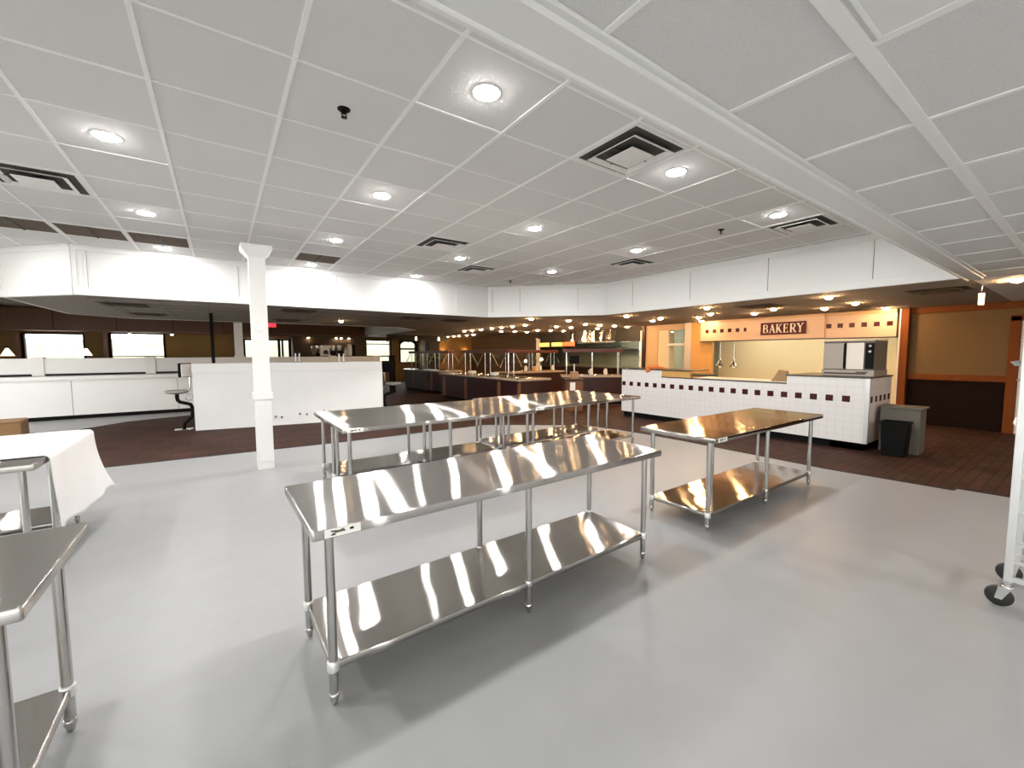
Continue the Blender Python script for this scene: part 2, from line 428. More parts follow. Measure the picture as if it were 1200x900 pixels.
for k, (x, y, lab) in enumerate([(.811, 3.244, 'black sprinkler head left of the nearest downlights'), (5.95, 3.25, 'black sprinkler head between the right hand downlights'),
                                 (5.836, 8.36, 'tiny black sprinkler head by the far fascia corner')]):
    if k == 0: S0.location = (x, y, ZC+.002); S0['label'] = lab
    else: dup(S0, (x, y, ZC), 0, lab)
# bright flush panels in the right hand low ceiling
for x0, y0, lab in ((1.752, -1.72+1.48, 'bright white ceiling panel cut by the top picture edge'), (3.22, -.225, 'bright white ceiling panel near the right picture edge')):
    x0 = x0-.735 if x0 < 2 else x0
    r = thing('light_panel', lab, 'ceiling panel', (x0+.3575, y0+.35, ZL))
    MB().box(-.345, .345, -.34, .34, -.004, .001).build('diffuser_sheet', 'white', r)
    m = MB()
    for s in (-1, 1): m.box(-.352, .352, s*.345-.006, s*.345+.006, -.006, 0); m.box(s*.348-.006, s*.348+.006, -.34, .34, -.006, 0)
    m.build('frame', 'tee', r)

# ------------------------------------------------------------------ white column
r = thing('white_column', 'square white column with a band and a crown cap on the grey floor', 'column', (.47, 6.79, 0))
a = .098
m = MB().box(-a, a, -a, a, 0, 2.96); m.box(-a+.012, a-.012, -a-.004, -a, .1, .95); m.box(-a-.004, -a, -a+.012, a-.012, .1, .95)
m.build('shaft', 'white', r, bevel=.005)
MB().box(-a-.022, a+.022, -a-.022, a+.022, .985, 1.085).build('band', 'white', r, bevel=.008)
v = []; prof = [(a+.005, 2.93), (a+.02, 2.955), (a+.035, 2.97), (a+.075, 3.02), (a+.085, 3.035), (a+.085, 3.085)]
for q, z in prof: v += [(-q, -q, z), (q, -q, z), (q, q, z), (-q, q, z)]
f = [(4*k+i, 4*k+(i+1) % 4, 4*k+4+(i+1) % 4, 4*k+4+i) for k in range(len(prof)-1) for i in range(4)]+[(3, 2, 1, 0), (20, 21, 22, 23)]
MB().add(v, f).build('crown_cap', 'white', r)
MB().box(-.045, .03, -a-.02, -a, 1.93, 1.985).build('wall_switch', 'white2', r, bevel=.005)

# ------------------------------------------------------------------ stainless work tables
def worktable(L, W, zs, sticker=True, tm='steel', sm='steel2'):
    r = thing('work_table', '', 'work table', group='stainless steel work tables')
    H = .87
    top = MB()
    def rr(l, w, rad, n=5):
        pts = []
        for cx, cy, a0 in ((l/2-rad, w/2-rad, 0), (-l/2+rad, w/2-rad, 90), (-l/2+rad, -w/2+rad, 180), (l/2-rad, -w/2+rad, 270)):
            for k in range(n+1):
                t = math.radians(a0+90*k/n); pts.append((cx+rad*math.cos(t), cy+rad*math.sin(t)))
        return pts
    ov = rr(L, W, .010)
    rim = [(1.0, H-.004), (1.0, H-.038)]
    n = len(ov)
    # sheet with rolled edges on the long sides
    prof = [(-.005, H), (-.0015, H-.0012), (0, H-.005), (0, H-.041), (-.003, H-.045), (-.02, H-.045), (-.02, H-.040)]
    def off(d):
        return [(x*(1+2*d/L), y*(1+2*d/W)) for x, y in ov]
    rings = [off(d) for d, z in prof]
    vs = [(x, y, z) for rg, (d, z) in zip(rings, prof) for x, y in rg]
    fs = [[k*n+i, (k+1)*n+i, (k+1)*n+(i+1) % n, k*n+(i+1) % n] for k in range(len(prof)-1) for i in range(n)]
    top.add(vs, fs, 0, True); top.add([(x, y, H) for x, y in rings[0]], [list(range(n))], 0)
    top.add([(x, y, H-.04) for x, y in rings[-1]], [list(range(n))[::-1]], 0)
    top.build('table_top', tm, r)
    lx, ly = L/2-.085, W/2-.095
    hat = MB()
    for y in (-.16, .16): hat.box(-lx, lx, y-.03, y+.03, H-.065, H-.04)
    hat.build('channel_brace', 'leg', r)
    sh = MB(); e = .012
    ov2 = rr(2*lx+2*e, 2*ly+2*e, .012)
    prof2 = [(-.008, zs), (-.002, zs-.002), (0, zs-.006), (0, zs-.036), (-.01, zs-.038)]
    l2, w2 = 2*lx+2*e, 2*ly+2*e
    rings = [[(x*(1+2*d/l2), y*(1+2*d/w2)) for x, y in ov2] for d, z in prof2]
    n = len(ov2)
    vs = [(x, y, z) for rg, (d, z) in zip(rings, prof2) for x, y in rg]
    fs = [[k*n+i, (k+1)*n+i, (k+1)*n+(i+1) % n, k*n+(i+1) % n] for k in range(len(prof2)-1) for i in range(n)]
    sh.add(vs, fs, 0, True); sh.add([(x, y, zs) for x, y in rings[0]], [list(range(n))], 0)
    sh.add([(x, y, zs-.03) for x, y in rings[-1]], [list(range(n))[::-1]], 0)
    shelf = sh.build('undershelf', sm, r)
    for ix in (-1, 0, 1):
        for iy in (-1, 1):
            x, y = ix*lx, iy*ly
            lg = MB().tube([(x, y, .03), (x, y, H-.045)], .0205, 16).build('leg', 'leg', r)
            MB().lathe([(.021, .062), (.0215, .034), (.017, .030), (.015, .012), (.013, .004), (.010, .0)], (x, y, 0), 16).build('foot', 'leg', lg)
            MB().lathe([(.026, zs-.040), (.027, zs-.036), (.027, zs+.004), (.024, zs+.008)], (x, y, 0), 16).build('clamp', 'collar' if ix else 'leg', lg)
    if sticker:
        st = MB().box(-L/2+.05, -L/2+.20, -W/2-.0015, -W/2, H-.041, H-.003)
        st.build('sticker', 'card', r)
        g = MB(); y0, y1 = -W/2-.0022, -W/2-.0014
        x = -L/2+.075
        g.bar((x, (y0+y1)/2, H-.014), (x+.06, (y0+y1)/2, H-.022), .001, .006, 0, (0, 0, 1)); g.bar((x+.005, (y0+y1)/2, H-.028), (x+.055, (y0+y1)/2, H-.012), .001, .005, 0)
        g.bar((x, (y0+y1)/2, H-.031), (x+.02, (y0+y1)/2, H-.031), .001, .004, 0)
        g.box(x+.078, x+.095, y0, y1, H-.024, H-.014)
        g.box(x+.022, x+.045, y0-.0004, y1, H-.025, H-.017, 1)
        g.build('sticker_mark', ['black', 'green'], r)
    return r
def place(o, loc, rz, lab): o.location = (*loc, 0); o.rotation_euler.z = rz; o['label'] = lab; return o
place(worktable(2.456, .762, .205), (1.499, 2.257), .0196, 'long stainless work table nearest in the centre of the floor')
place(worktable(2.43, .78, .165, tm='steel3', sm='steel3'), (4.666, 2.273), .0041, 'stainless work table on the right in front of the bakery counter')
tb = place(worktable(2.44, .76, .20, tm='steel2'), (2.175, 4.645), 0, 'near left table of the four pushed together behind the nearest table')
for loc, rz, lab in (((2.175, 5.412), 0, 'far left table of the four pushed together, left end by the column'),
                     ((4.66, 4.86), .045, 'near right table of the four pushed together, sticking out to the right'),
                     ((4.63, 5.64), .045, 'far right table of the four pushed together, nearest the buffet'),
                     ((-1.73, 2.175), 0, 'stainless work table cut by the left picture edge in the foreground'),
                     ((-2.29, 4.54), 0, 'stainless table at the left edge with bare front strip before the cloth'),
                     ((-2.33, 5.315), 0, 'stainless table at the left edge lying under the white cloth')):
    o = copy_tree(tb); place(o, loc, rz, lab)
# white cloth
def cloth():
    Y0, Y1, X0, X1 = 4.40, 5.69, -3.5, -1.055
    nu, nt, nd = 40, 20, 18
    prof = []
    for k in range(nt): prof.append((X0+(X1-.035-X0)*k/(nt-1), .880, 0))
    for k in range(1, 6):
        a = PI/2*k/5; prof.append((X1-.035+.035*math.sin(a), .880-.035*(1-math.cos(a)), 0))
    for k in range(1, nd+1): prof.append((X1, None, k/nd))
    vs = []
    for i in range(nu+1):
        u = i/nu; y = Y0+(Y1-Y0)*u
        zb = .30-.03*u+.02*math.sin(u*9)
        for x, z, t in prof:
            if z is None:
                z = .845+(zb-.845)*t
                fl = .03*t+.09*t*t*(u**1.5)+.012*math.sin(u*17+t*2)*t
                yy = y-.03*t*(1-u)+.05*t*t*u
                vs.append((x+fl, yy, z))
            else: vs.append((x, y+.006*math.sin(x*3), z+.0015*math.sin(x*9+u*7)))
    n = len(prof)
    fs = [(i*n+k, i*n+k+1, (i+1)*n+k+1, (i+1)*n+k) for i in range(nu) for k in range(n-1)]
    o = MB().add(vs, fs, 0, True).build('tablecloth', 'cloth')
    sd = o.modifiers.new('thick', 'SOLIDIFY'); sd.thickness = .004; sd.offset = 1
    return tag(o, 'white cloth draped over the far left table and hanging down its end', 'tablecloth')
cloth()

# ------------------------------------------------------------------ sheet pan rack (right edge)
r = thing('sheet_pan_rack', 'tall aluminium sheet pan rack on casters at the right picture edge', 'rack', (4.23, -.055, 0))
for sx in (-1, 1):
    for sy in (-1, 1):
        MB().box(sx*.24-.0125, sx*.24+.0125, sy*.32-.019, sy*.32+.019, .165, 1.76).build('upright', 'alu', r, bevel=.003)
for z in (.19, 1.745):
    m = MB()
    for sx in (-1, 1): m.box(sx*.24-.0125, sx*.24+.0125, -.302, .302, z-.016, z+.016)
    for sy in (-1, 1): m.box(-.2285, .2285, sy*.32-.022, sy*.32+.012, z-.016, z+.016)
    m.build('frame_rail', 'alu', r)
for k in range(13):
    z = .285+k*.112
    for sx in (-1, 1):
        m = MB(); x = sx*.226
        m.box(min(x, x-sx*.045), max(x, x-sx*.045), -.335, .335, z, z+.003); m.box(x-.0015, x+.0015, -.335, .335, z, z+.02)
        m.build('runner', 'alu', r)
for sx in (-1, 1):
    for sy in (-1, 1):
        cx, cy = sx*.24, sy*.32
        cs = MB(); cs.tube([(cx, cy, .172), (cx, cy, .125)], .016)
        cs.lathe([(.028, .140), (.03, .132), (.022, .122)], (cx, cy, 0), 16)
        tx, ty = cx-.004, cy+.030
        for s in (-1, 1): cs.add([(tx+s*.024, cy-.02, .128), (tx+s*.024, cy+.035, .128), (tx+s*.026, ty+.018, .052), (tx+s*.026, ty-.014, .050),
                                  (tx+s*.020, cy-.02, .128), (tx+s*.020, cy+.035, .128), (tx+s*.022, ty+.018, .052), (tx+s*.022, ty-.014, .050)],
                                 [(0, 1, 2, 3), (7, 6, 5, 4), (0, 4, 5, 1), (1, 5, 6, 2), (2, 6, 7, 3), (3, 7, 4, 0)])
        cs.bar((cx-.004, cy-.022, .129), (cx-.004, cy+.037, .129), .056, .006)
        cst = cs.build('caster', 'chrome', r)
        w = MB().lathe([(.012, -.016), (.052, -.016), (.062, -.010), (.064, 0), (.062, .010), (.052, .016), (.012, .016)], (tx, ty, .064), 28, axis='X')
        w.build('wheel', 'rubber', cst)
for z, lab in ((.285+11*.112, 'upper steel sheet pan sticking out of the rack'), (.285+10*.112, 'lower steel sheet pan sticking out of the rack')):
    p = thing('sheet_pan', lab, 'pan', (4.23, -.005+(.01 if 'upper' in lab else -.02), z+.004), group='sheet pans in the rack')
    m = MB(); o_, i_ = (.222, .33), (.20, .308)
    v = [(sx*a, sy*b, z2) for (a, b), z2 in (((.222, .33), .026), ((.215, .323), .028), (i_, .002), (i_, 0), ((.217, .325), .024)) for sx, sy in ((-1, -1), (1, -1), (1, 1), (-1, 1))]
    f = [(4*k+i, 4*k+(i+1) % 4, 4*k+4+(i+1) % 4, 4*k+4+i) for k in range(4) for i in range(4)]
    f += [(8, 9, 10, 11), (15, 14, 13, 12)]
    m.add(v, f).build('pan_body', 'alu', p)
pb = MB()
import mathutils
def blob(mb, c, rx, ry, rz, n=14, k=10, amp=.25, mi=0, seed=1):
    rnd = random.Random(seed); ph = [rnd.random()*6 for _ in range(6)]
    vs = []
    for i in range(k+1):
        th = PI*i/k
        for j in range(n):
            a = 2*PI*j/n
            q = 1+amp*(math.sin(3*a+ph[0]+2*th)*.5+math.sin(5*th+ph[1]+a)*.5)*math.sin(th)
            vs.append((c[0]+rx*q*math.sin(th)*math.cos(a), c[1]+ry*q*math.sin(th)*math.sin(a), c[2]+rz*math.cos(th)))
    mb.add(vs, [(i*n+j, (i+1)*n+j, (i+1)*n+(j+1) % n, i*n+(j+1) % n) for i in range(k) for j in range(n)], mi, True)
blob(pb, (4.42, .30, 1.13), .03, .028, .045, seed=3)
tag(pb.build('plastic_bag', 'card'), 'small pale crumpled bag hung on the far upright of the pan rack', 'bag')

# ------------------------------------------------------------------ half wall, its posts, pipes
dirv = Vector((3.27+.5, 10.30-10.97, 0)); hwL = dirv.length; hwr = math.atan2(dirv.y, dirv.x)
hw = thing('half_wall', 'white laminated half wall standing behind the column on the brown pavers', 'half wall', (-.49, 10.97, 0), hwr)
MB().box(0, hwL, 0, .14, 0, 1.225).build('wall_panel', 'white2', hw, bevel=.004)
MB().box(-.005, hwL+.005, -.012, .155, 1.222, 1.425).build('cap_board', 'white2', hw, bevel=.006)
MB().box(hwL-.02, hwL+.012, -.008, .15, 0, 1.23).build('end_trim', 'white', hw, bevel=.003)
def onwall(px):  # helper: distance along the half wall (metres) -> world
    p = Matrix.Rotation(hwr, 4, 'Z') @ Vector((px, -.001, 0)); return Vector((-.49, 10.97, 0))+p
for k, (t, z, w) in enumerate(((1.50, .205, 'left'), (1.62, .185, 'left'), (1.99, .235, 'middle'), (2.13, .215, 'middle'), (2.49, .275, 'right'), (2.61, .255, 'right'))):
    p = onwall(t)
    o = MB(); o.tube([(0, 0, 0), (0, -.05, 0)], .016, 10); o.tube([(0, -.045, 0), (-.01, -.06, .02)], .02, 8)
    ob = o.build('pipe_stub', 'grille', loc=(p.x, p.y, z), rot=hwr)
    tag(ob, 'dark pipe stub on the half wall, %s one of the %s pair' % ('left' if k % 2 == 0 else 'right', w), 'pipe', 'pipe stubs low on the half wall')
for k, t in enumerate((1.93, 2.01, 2.86, 2.96)):
    p = onwall(t)+Vector((.02, .09, 0))
    o = thing('slim_post', ['leftmost slim white post on the half wall', 'second slim white post on the half wall, beside the leftmost', 'third slim white post on the half wall from the left', 'rightmost slim white post on the half wall'][k], 'post', (p.x, p.y, 1.425), group='slim posts on the half wall')
    MB().tube([(0, 0, 0), (0, 0, .21 if k < 2 else .2)], .016, 10).build('rod', 'white', o)
    MB().lathe([(.030, 0), (.029, .01), (.017, .016)], n=16).build('base_flange', 'chrome', o)
# black pole up to the low ceiling
r = thing('black_pole', 'slim black pole rising behind the half wall to the low ceiling', 'pole', (-.125, 12.1, 0))
MB().box(-.035, .035, -.035, .035, .01, ZL).build('pole_tube', 'black', r, bevel=.004)
MB().box(-.09, .09, -.09, .09, 0, .012).build('base_plate', 'black', r)

# swivel counter stools at both ends of the half wall
def stool(flip):
    r = thing('swivel_stool', '', 'stool', group='swivel stools fixed beside the half wall')
    s = flip
    p = MB(); pts = [(0, 0, .80), (0, 0, .70), (.01*s, 0, .64), (.05*s, 0, .60), (.16*s, 0, .565), (.22*s, 0, .54), (.245*s, 0, .48), (.25*s, 0, .36), (.235*s, 0, .27), (.16*s, 0, .2), (.10*s, 0, .14), (.085*s, 0, .02)]
    p.tube(pts, .036, 14); p.build('pedestal', 'black', r)
    MB().box(.085*s-.16, .085*s+.16, -.11, .11, 0, .02).build('foot_plate', 'chrome', r, bevel=.004)
    MB().lathe([(.06, .775), (.13, .785), (.19, .80), (.205, .825), (.20, .85), (.17, .86), (0.001, .862)], n=28).build('seat', 'seat', r)
    MB().tube([(.17*s, 0, .84), (.225*s, 0, .90), (.235*s, 0, 1.12)], .018, 10).build('back_stem', 'chrome', r)
    b = MB(); b.box(-.16, .16, -.02, .02, 1.13, 1.43); ob = b.build('backrest', 'black', r, bevel=.02, seg=3)
    ob.rotation_euler.z = PI/2*.55*s; ob.location = (.16*s, -.03, 0)
    pd = MB().box(-.13, .13, -.045, -.02, 1.14, 1.41); ob2 = pd.build('back_pad', 'white2' if flip > 0 else 'black', r, bevel=.015, seg=3)
    ob2.rotation_euler.z = PI/2*.55*s; ob2.location = (.16*s, -.03, 0)
    rg = MB(); n = 20
    rg.tube([(.20*s+.06*math.cos(2*PI*k/n), 0, .70+.07*math.sin(2*PI*k/n)) for k in range(n+1)], .006, 6, cap=False); rg.build('foot_ring', 'chrome', r)
    return r
s1 = stool(1); s1.location = (-.78, 11.25, .005); s1['label'] = 'swivel stool with round grey seat at the left end of the half wall'
s2 = stool(-1); s2.location = (3.72, 10.75, .005); s2['label'] = 'dark swivel stool with grey seat at the right end of the half wall'

# ------------------------------------------------------------------ long white service counter on the left
sc = thing('service_counter', 'long white panelled service counter behind the half wall', 'counter', (0, 14.83, 0))
m = MB().box(-8.98, 1.0, .02, .42, .1, .97)
for x in (-7.2, -5.1, -3.08, -1.0): m.box(x-.004, x+.004, .016, .02, .1, .97, 1)
m.build('front_panel', ['white2', 'grey'], sc)
MB().box(-8.98, 1.0, .05, .42, 0, .1).build('kick_board', 'black', sc)
MB().box(-8.98, 1.0, -.02, .45, .985, 1.085).build('counter_top', 'white2', sc, bevel=.025, seg=3)
MB().box(-8.98, 1.0, -.005, .42, .965, .987).build('bead', 'white2', sc, bevel=.005)
lw = thing('low_partition', 'white low partition with posts behind the service counter', 'partition', (0, 15.35, 0))
MB().box(-8.98, 4.80, 0, .16, 1.14, 1.53).build('rail_board', 'white', lw, bevel=.006)
MB().box(-8.98, 4.80, .03, .13, 0, 1.14).build('back_board', 'dark', lw)
for x in (-6.2, -3.74, -1.60, .98, 3.2, 4.72):
    MB().box(x-.11, x+.11, -.03, .19, 0 if x > .95 else 1.09, 1.555).build('post', 'white', lw, bevel=.006)
# rear white column under the ceiling lip
r = thing('rear_column', 'slim white square column behind the tall white column, under the ceiling lip', 'column', (.50, 15.43, 1.53))
MB().box(-.11, .11, -.09, .09, 0, 1.06).build('shaft', 'white', r, bevel=.005)
MB().box(-.13, .13, -.11, .11, 0, .05).build('base_block', 'white', r, bevel=.005)

# back shelf with drink equipment
bs = thing('back_shelf', 'dark service shelf behind the half wall holding drink equipment', 'shelf', (4.0, 17.3, 0))
MB().box(-1.7, 2.0, -.3, .3, 1.50, 1.55).build('shelf_board', 'brown', bs, bevel=.004)
for x in (-1.65, 0, 1.95): MB().box(x-.04, x+.04, -.28, .28, 0, 1.5).build('support', 'brown', bs)
def atx(px, Y=17.3):  # column of the photograph -> X on the plane Y, for measured placement
    t = (px-600)/486.195; d = Vector((F.x+R.x*t, F.y+R.y*t)); return d.x/d.y*Y
SH = 1.55
def item(name, label, cat, px, build, Y=17.2, z=SH, group=None):
    o = thing(name, label, cat, (atx(px, Y), Y, z), 0, group); build(o); return o
def urn(o):
    MB().lathe([(.15, 0), (.15, .40), (.14, .43), (.05, .46), (.02, .47), (.02, .49)], n=24).build('tank', 'chrome', o)
    MB().box(-.155, -.02, -.152, -.14, .03, .40).build('panel', 'grey', o)
    MB().tube([(0, -.15, .08), (0, -.2, .08), (0, -.2, .05)], .012, 8).build('tap', 'black', o)
item('drink_urn', 'steel drink urn, leftmost on the shelf behind the half wall', 'urn', 371.5, urn)
def brewer(o):
    m = MB(); m.box(-.16, .16, -.14, .14, 0, .06); m.box(-.16, .16, .04, .14, .06, .36); m.box(-.16, .16, -.14, .14, .30, .40); m.build('housing', 'alu', o, bevel=.01)
    MB().lathe([(.07, .07), (.085, .12), (.06, .2), (.055, .22)], (0, -.05, 0), 18).build('carafe', 'ventdark', o)
item('coffee_brewer', 'silver coffee brewer beside the steel urn on the back shelf', 'coffee maker', 383, brewer)
def grinder(o):
    MB().box(-.09, .09, -.1, .1, 0, .20).build('motor_block', 'black', o, bevel=.015)
    MB().lathe([(.05, .2), (.06, .24), (.09, .38), (.085, .40), (.03, .42)], n=18).build('jar', 'alu', o)
for px, lab in ((391.5, 'left drink mixer on the back shelf, beside the coffee brewer'), (399, 'right drink mixer on the back shelf')):
    item('drink_mixer', lab, 'mixer', px, grinder, group='drink mixers on the back shelf')
def bottle(o):
    MB().lathe([(.05, 0), (.05, .2), (.02, .26), (.02, .32), (.024, .33)], n=14).build('body', 'cream', o)
    MB().lathe([(.025, .33), (.025, .36)], n=12).build('cap', 'black', o)
item('tall_bottle', 'cream bottle on the back shelf left of the white dispenser', 'bottle', 406, bottle)
def disp(o):
    MB().lathe([(.10, 0), (.11, .05), (.11, .34), (.09, .42), (.04, .47), (.0001, .48)], n=20).build('body', 'white', o)
    MB().box(.06, .2, -.1, .1, 0, .44).build('side_housing', 'black', o, bevel=.01)
item('white_dispenser', 'white domed dispenser with black side, rightmost on the back shelf', 'dispenser', 411, disp)

# low wooden cabinet at the left edge
r = thing('wooden_box', 'low worn brown wooden box on a dark plinth at the left edge', 'box', (-3.30, 10.9, 0), .1)
MB().box(-.62, .42, -.3, .3, .18, .47).build('box_body', 'crate', r, bevel=.02)
MB().box(-.60, .40, -.28, .28, .0, .17).build('plinth', 'brown', r)
MB().box(-.66, .46, -.34, .34, .165, .19).build('lower_edge', 'trimwood', r, bevel=.004)
MB().box(-.64, .40, -.31, .31, .468, .48).build('lid', 'crate', r, bevel=.004)

# ------------------------------------------------------------------ far wall with windows (dining side)
def wall_y(name, y, th, x0, x1, z0, z1, holes, m):
    # a wall in the plane Y=y with rectangular openings
    mb = MB(); xs = sorted({x0, x1, *[h[0] for h in holes], *[h[1] for h in holes]})
    for a, b in zip(xs, xs[1:]):
        hs = [h for h in holes if h[0] <= a+1e-6 and h[1] >= b-1e-6]
        if not hs: mb.box(a, b, y, y+th, z0, z1)
        else:
            h = hs[0]
            if h[2] > z0: mb.box(a, b, y, y+th, z0, h[2])
            if h[3] < z1: mb.box(a, b, y, y+th, h[3], z1)
    return struct(mb.build(name, m))
WIN = [(-8.6, -6.9, .9, 2.47), (-6.19, -4.50, .9, 2.47), (-3.74, -1.98, .9, 2.53), (1.0, 2.95, .9, 2.34), (6.75, 8.2, 1.1, 2.40), (8.75, 9.75, 1.1, 2.36)]
wall_y('wall_far', 24.0, .2, -9.2, 16.2, 0, 3.46, WIN, 'tan')
for k, (a, b, z0, z1) in enumerate(WIN):
    w = struct(thing('window_%d' % (k+1), '', 'window')); del w['label'], w['category']
    w.location = ((a+b)/2, 24.06, z0)
    hw2, h = (b-a)/2, z1-z0
    fr = MB()
    for s in (-1, 1): fr.box(s*hw2-.04, s*hw2+.04, -.08, .10, 0, h)
    fr.box(-hw2, hw2, -.08, .10, -.03, .03); fr.box(-hw2, hw2, -.08, .10, h-.03, h+.03)
    if k == 2: fr.box(-hw2, hw2, -.02, .04, .63, .67)
    if k == 4: fr.box(-hw2, hw2, -.02, .04, h-.24, h-.19)
    if k == 3: fr.box(.45, .56, -.06, .06, 0, h); fr.box(.62, .70, -.06, .06, 0, h)
    if k == 5:
        fr.box(-hw2, hw2, -.02, .04, h-.50, h-.40)
        n = 10  # spandrels that round the head of the opening
        for s in (-1, 1):
            pts = [(s*hw2, h)]+[(s*hw2*math.cos(PI/2*i/n), h-.32+.32*math.sin(PI/2*i/n)) for i in range(n+1)]
            fr.add([(x, -.08, z) for x, z in pts]+[(x, .02, z) for x, z in pts], [list(range(len(pts))), list(range(len(pts), 2*len(pts)))[::-1]]+[(i, (i+1) % len(pts), len(pts)+(i+1) % len(pts), len(pts)+i) for i in range(len(pts))])
    fr.build('window_frame', 'brown', w)
    MB().box(-hw2, hw2, .03, .036, 0, h).build('window_pane', 'pane', w)
    if k < 3: MB().box(-hw2-.20, -hw2-.06, -.14, .0, -.1, h+.02).build('side_casing', 'trimwood', w)
# brown soffit over the windows
m = MB().box(-9, 6.55, 23.35, 24.0, 2.60, 3.40)
for x in (-7.2, -5.2, -3.4, -1.6, .2, 2.1, 4.0, 5.8): m.box(x-.008, x+.008, 23.343, 23.35, 2.62, 3.4, 1)
m.box(-9, 6.55, 23.32, 24, 2.565, 2.60, 2)
struct(m.build('trim_8', ['header', 'brown', 'trimwood']))
# darker wall return beside the entrance
struct(MB().box(3.0, 6.6, 23.2, 24.0, 0, 2.56).build('wall_rear', 'darkwall'))
struct(MB().box(1.0, 2.95, 23.5, 24.0, 2.40, 2.52).build('trim_9', 'trimwood'))
# spot heads under the soffit
def spot(o):
    MB().lathe([(.03, .0), (.03, -.02), (.012, -.025), (.012, -.05)], n=12).build('mount', 'black', o)
    h = MB().lathe([(.03, -.05), (.05, -.06), (.062, -.12), (.05, -.12)], n=16).build('head', 'cream', o)
    MB().lathe([(.058, -.118), (.045, -.135), (.0001, -.14)], n=16).build('bulb', 'spot', o)
for px, lab in ((156, 'spot lamp under the brown soffit above the second window'), (205, 'spot lamp under the brown soffit right of the second window'),
                (252, 'spot lamp under the brown soffit beside the black pole'), (363.6, 'spot lamp under the soffit above the steel urn'), (395.7, 'left spot lamp of the three above the back shelf'),
                (402, 'middle spot lamp of the three above the back shelf'), (410.4, 'right spot lamp of the three above the back shelf')):
    item('spot_lamp', lab, 'spot lamp', px, spot, Y=23.3 if px < 350 else 23.1, z=2.60 if px < 350 else 2.565, group='spot lamps under the soffit')
struct(MB().box(3.0, 6.6, 22.9, 23.4, 2.555, 2.62).build('trim_10', 'header'))
# pendants over the dining tables
for px, lab in ((12, 'small lit pendant lamp left of the first window'), (104, 'small lit pendant lamp between the two left windows')):
    o = thing('pendant_lamp', lab, 'pendant lamp', (atx(px, 20), 20, 0), 0, 'pendant lamps over the dining area')
    MB().tube([(0, 0, 3.4), (0, 0, 1.86)], .008, 6).build('cord', 'trimwood', o)
    MB().lathe([(.15, 1.60), (.03, 1.84), (.02, 1.86)], n=20).build('shade', 'pend', o)
    MB().lathe([(.03, 1.84), (.025, 1.90)], n=12).build('socket', 'brown', o)
o = thing('exit_sign', 'small red lit sign hanging under the far ceiling lip', 'sign', (atx(321.5, 15.1), 15.05, 2.47))
MB().box(-.11, .11, -.03, .03, 0, .11).build('sign_face', 'exit', o, bevel=.005)
MB().tube([(0, 0, .11), (0, 0, .13)], .01, 8).build('stem', 'white', o)
# low ceiling vents on the left side and over the buffet
for k, (x, y, lab) in enumerate(((-1.45, 10.9, 'dark square vent in the low ceiling left, nearer one'), (-1.35, 13.2, 'dark square vent in the low ceiling left, farther one'),
     (1.49, 10.4, 'square vent in the low ceiling right of the column, nearer one'), (1.62, 13.4, 'square vent in the low ceiling right of the column, farther one'),
     (4.3, 10.75, 'square vent in the low ceiling above the half wall end'), (5.68, 11.0, 'dark vent in the low ceiling below the fascia corner'), (9.3, 4.2, 'dark vent in the low ceiling in front of the bakery'),
     (9.35, 1.55, 'dark vent in the low ceiling below the end of the edge board'), (11.6, 3.3, 'dark vent in the low ceiling close to the bakery sign'))):
    if k == 0: o = D1 = diffuser(True); o.location = (x, y, ZL); o['label'] = lab
    else: o = dup(D1, (x, y, ZL), 0, lab)
    o['group'] = 'air diffusers in the low ceiling'

# ------------------------------------------------------------------ warm recessed bulbs in the low ceiling
def warmbulb():
    r = thing('warm_downlight', '', 'ceiling light')
    MB().lathe([(.085, 0), (.085, -.005), (.064, -.008), (.061, .0)], n=20).build('trim_ring', 'cream', r)
    MB().lathe([(.056, -.001), (.060, -.014), (.05, -.034), (.025, -.046), (.0001, -.048)], n=16).build('bulb', 'warm', r)
    return r
B0 = warmbulb()
BUL = {'aisle row beside the near buffet': [(7.2, 9.3), (8.51, 9.18), (8.56, 11.39), (8.6, 12.19), (8.58, 12.87), (8.55, 13.5), (8.63, 14.45), (8.6, 15.09), (8.56, 15.7)],
       'short row by the far gold wall': [(10.6, 18.5), (10.6, 19.2), (10.64, 20.1), (10.62, 20.7), (10.62, 21.5)],
       'cross row farthest back over the buffet': [(10.04, 15.1), (10.66, 14.95), (11.37, 15.0)],
       'second cross row from the back over the buffet': [(10.84, 13.58), (11.49, 13.5), (12.13, 13.4)],
       'third cross row from the back over the buffet': [(10.0, 11.44), (10.79, 11.5), (12.13, 11.44)],
       'cross row in front of the steel hood': [(10.02, 10.0), (10.75, 10.03), (11.53, 10.06), (12.3, 10.13)],
       'group above the left end of the bakery counter': [(8.76, 7.24), (10.1, 7.16), (10.69, 7.85), (10.81, 6.45), (12.05, 7.10)],
       'group above the middle of the bakery counter': [(10.07, 5.7), (8.65, 4.98), (10.9, 5.04), (10.15, 4.29)],
       'group above the right end of the bakery counter': [(8.78, 2.83), (10.97, 3.6), (10.32, 2.88), (12.1, 2.83)]}
ordn = ['first', 'second', 'third', 'fourth', 'fifth', 'sixth', 'seventh', 'eighth', 'ninth']
fb = True
for g, pts in BUL.items():
    for k, (x, y) in enumerate(pts):
        lab = 'warm ceiling bulb, %s of the %s' % (ordn[k], g)
        if fb: o = B0; o.location = (x, y, ZL); o['label'] = lab; fb = False
        else: o = dup(B0, (x, y, ZL), 0, lab)
        o['group'] = 'warm bulbs, '+g
o = dup(B0, (8.85, .73, ZL), 0, 'warm ceiling bulb at the right picture edge near the pan rack')
o = dup(B0, (2.95, 12.9, ZL), 0, 'small ceiling bulb above the half wall behind the column')

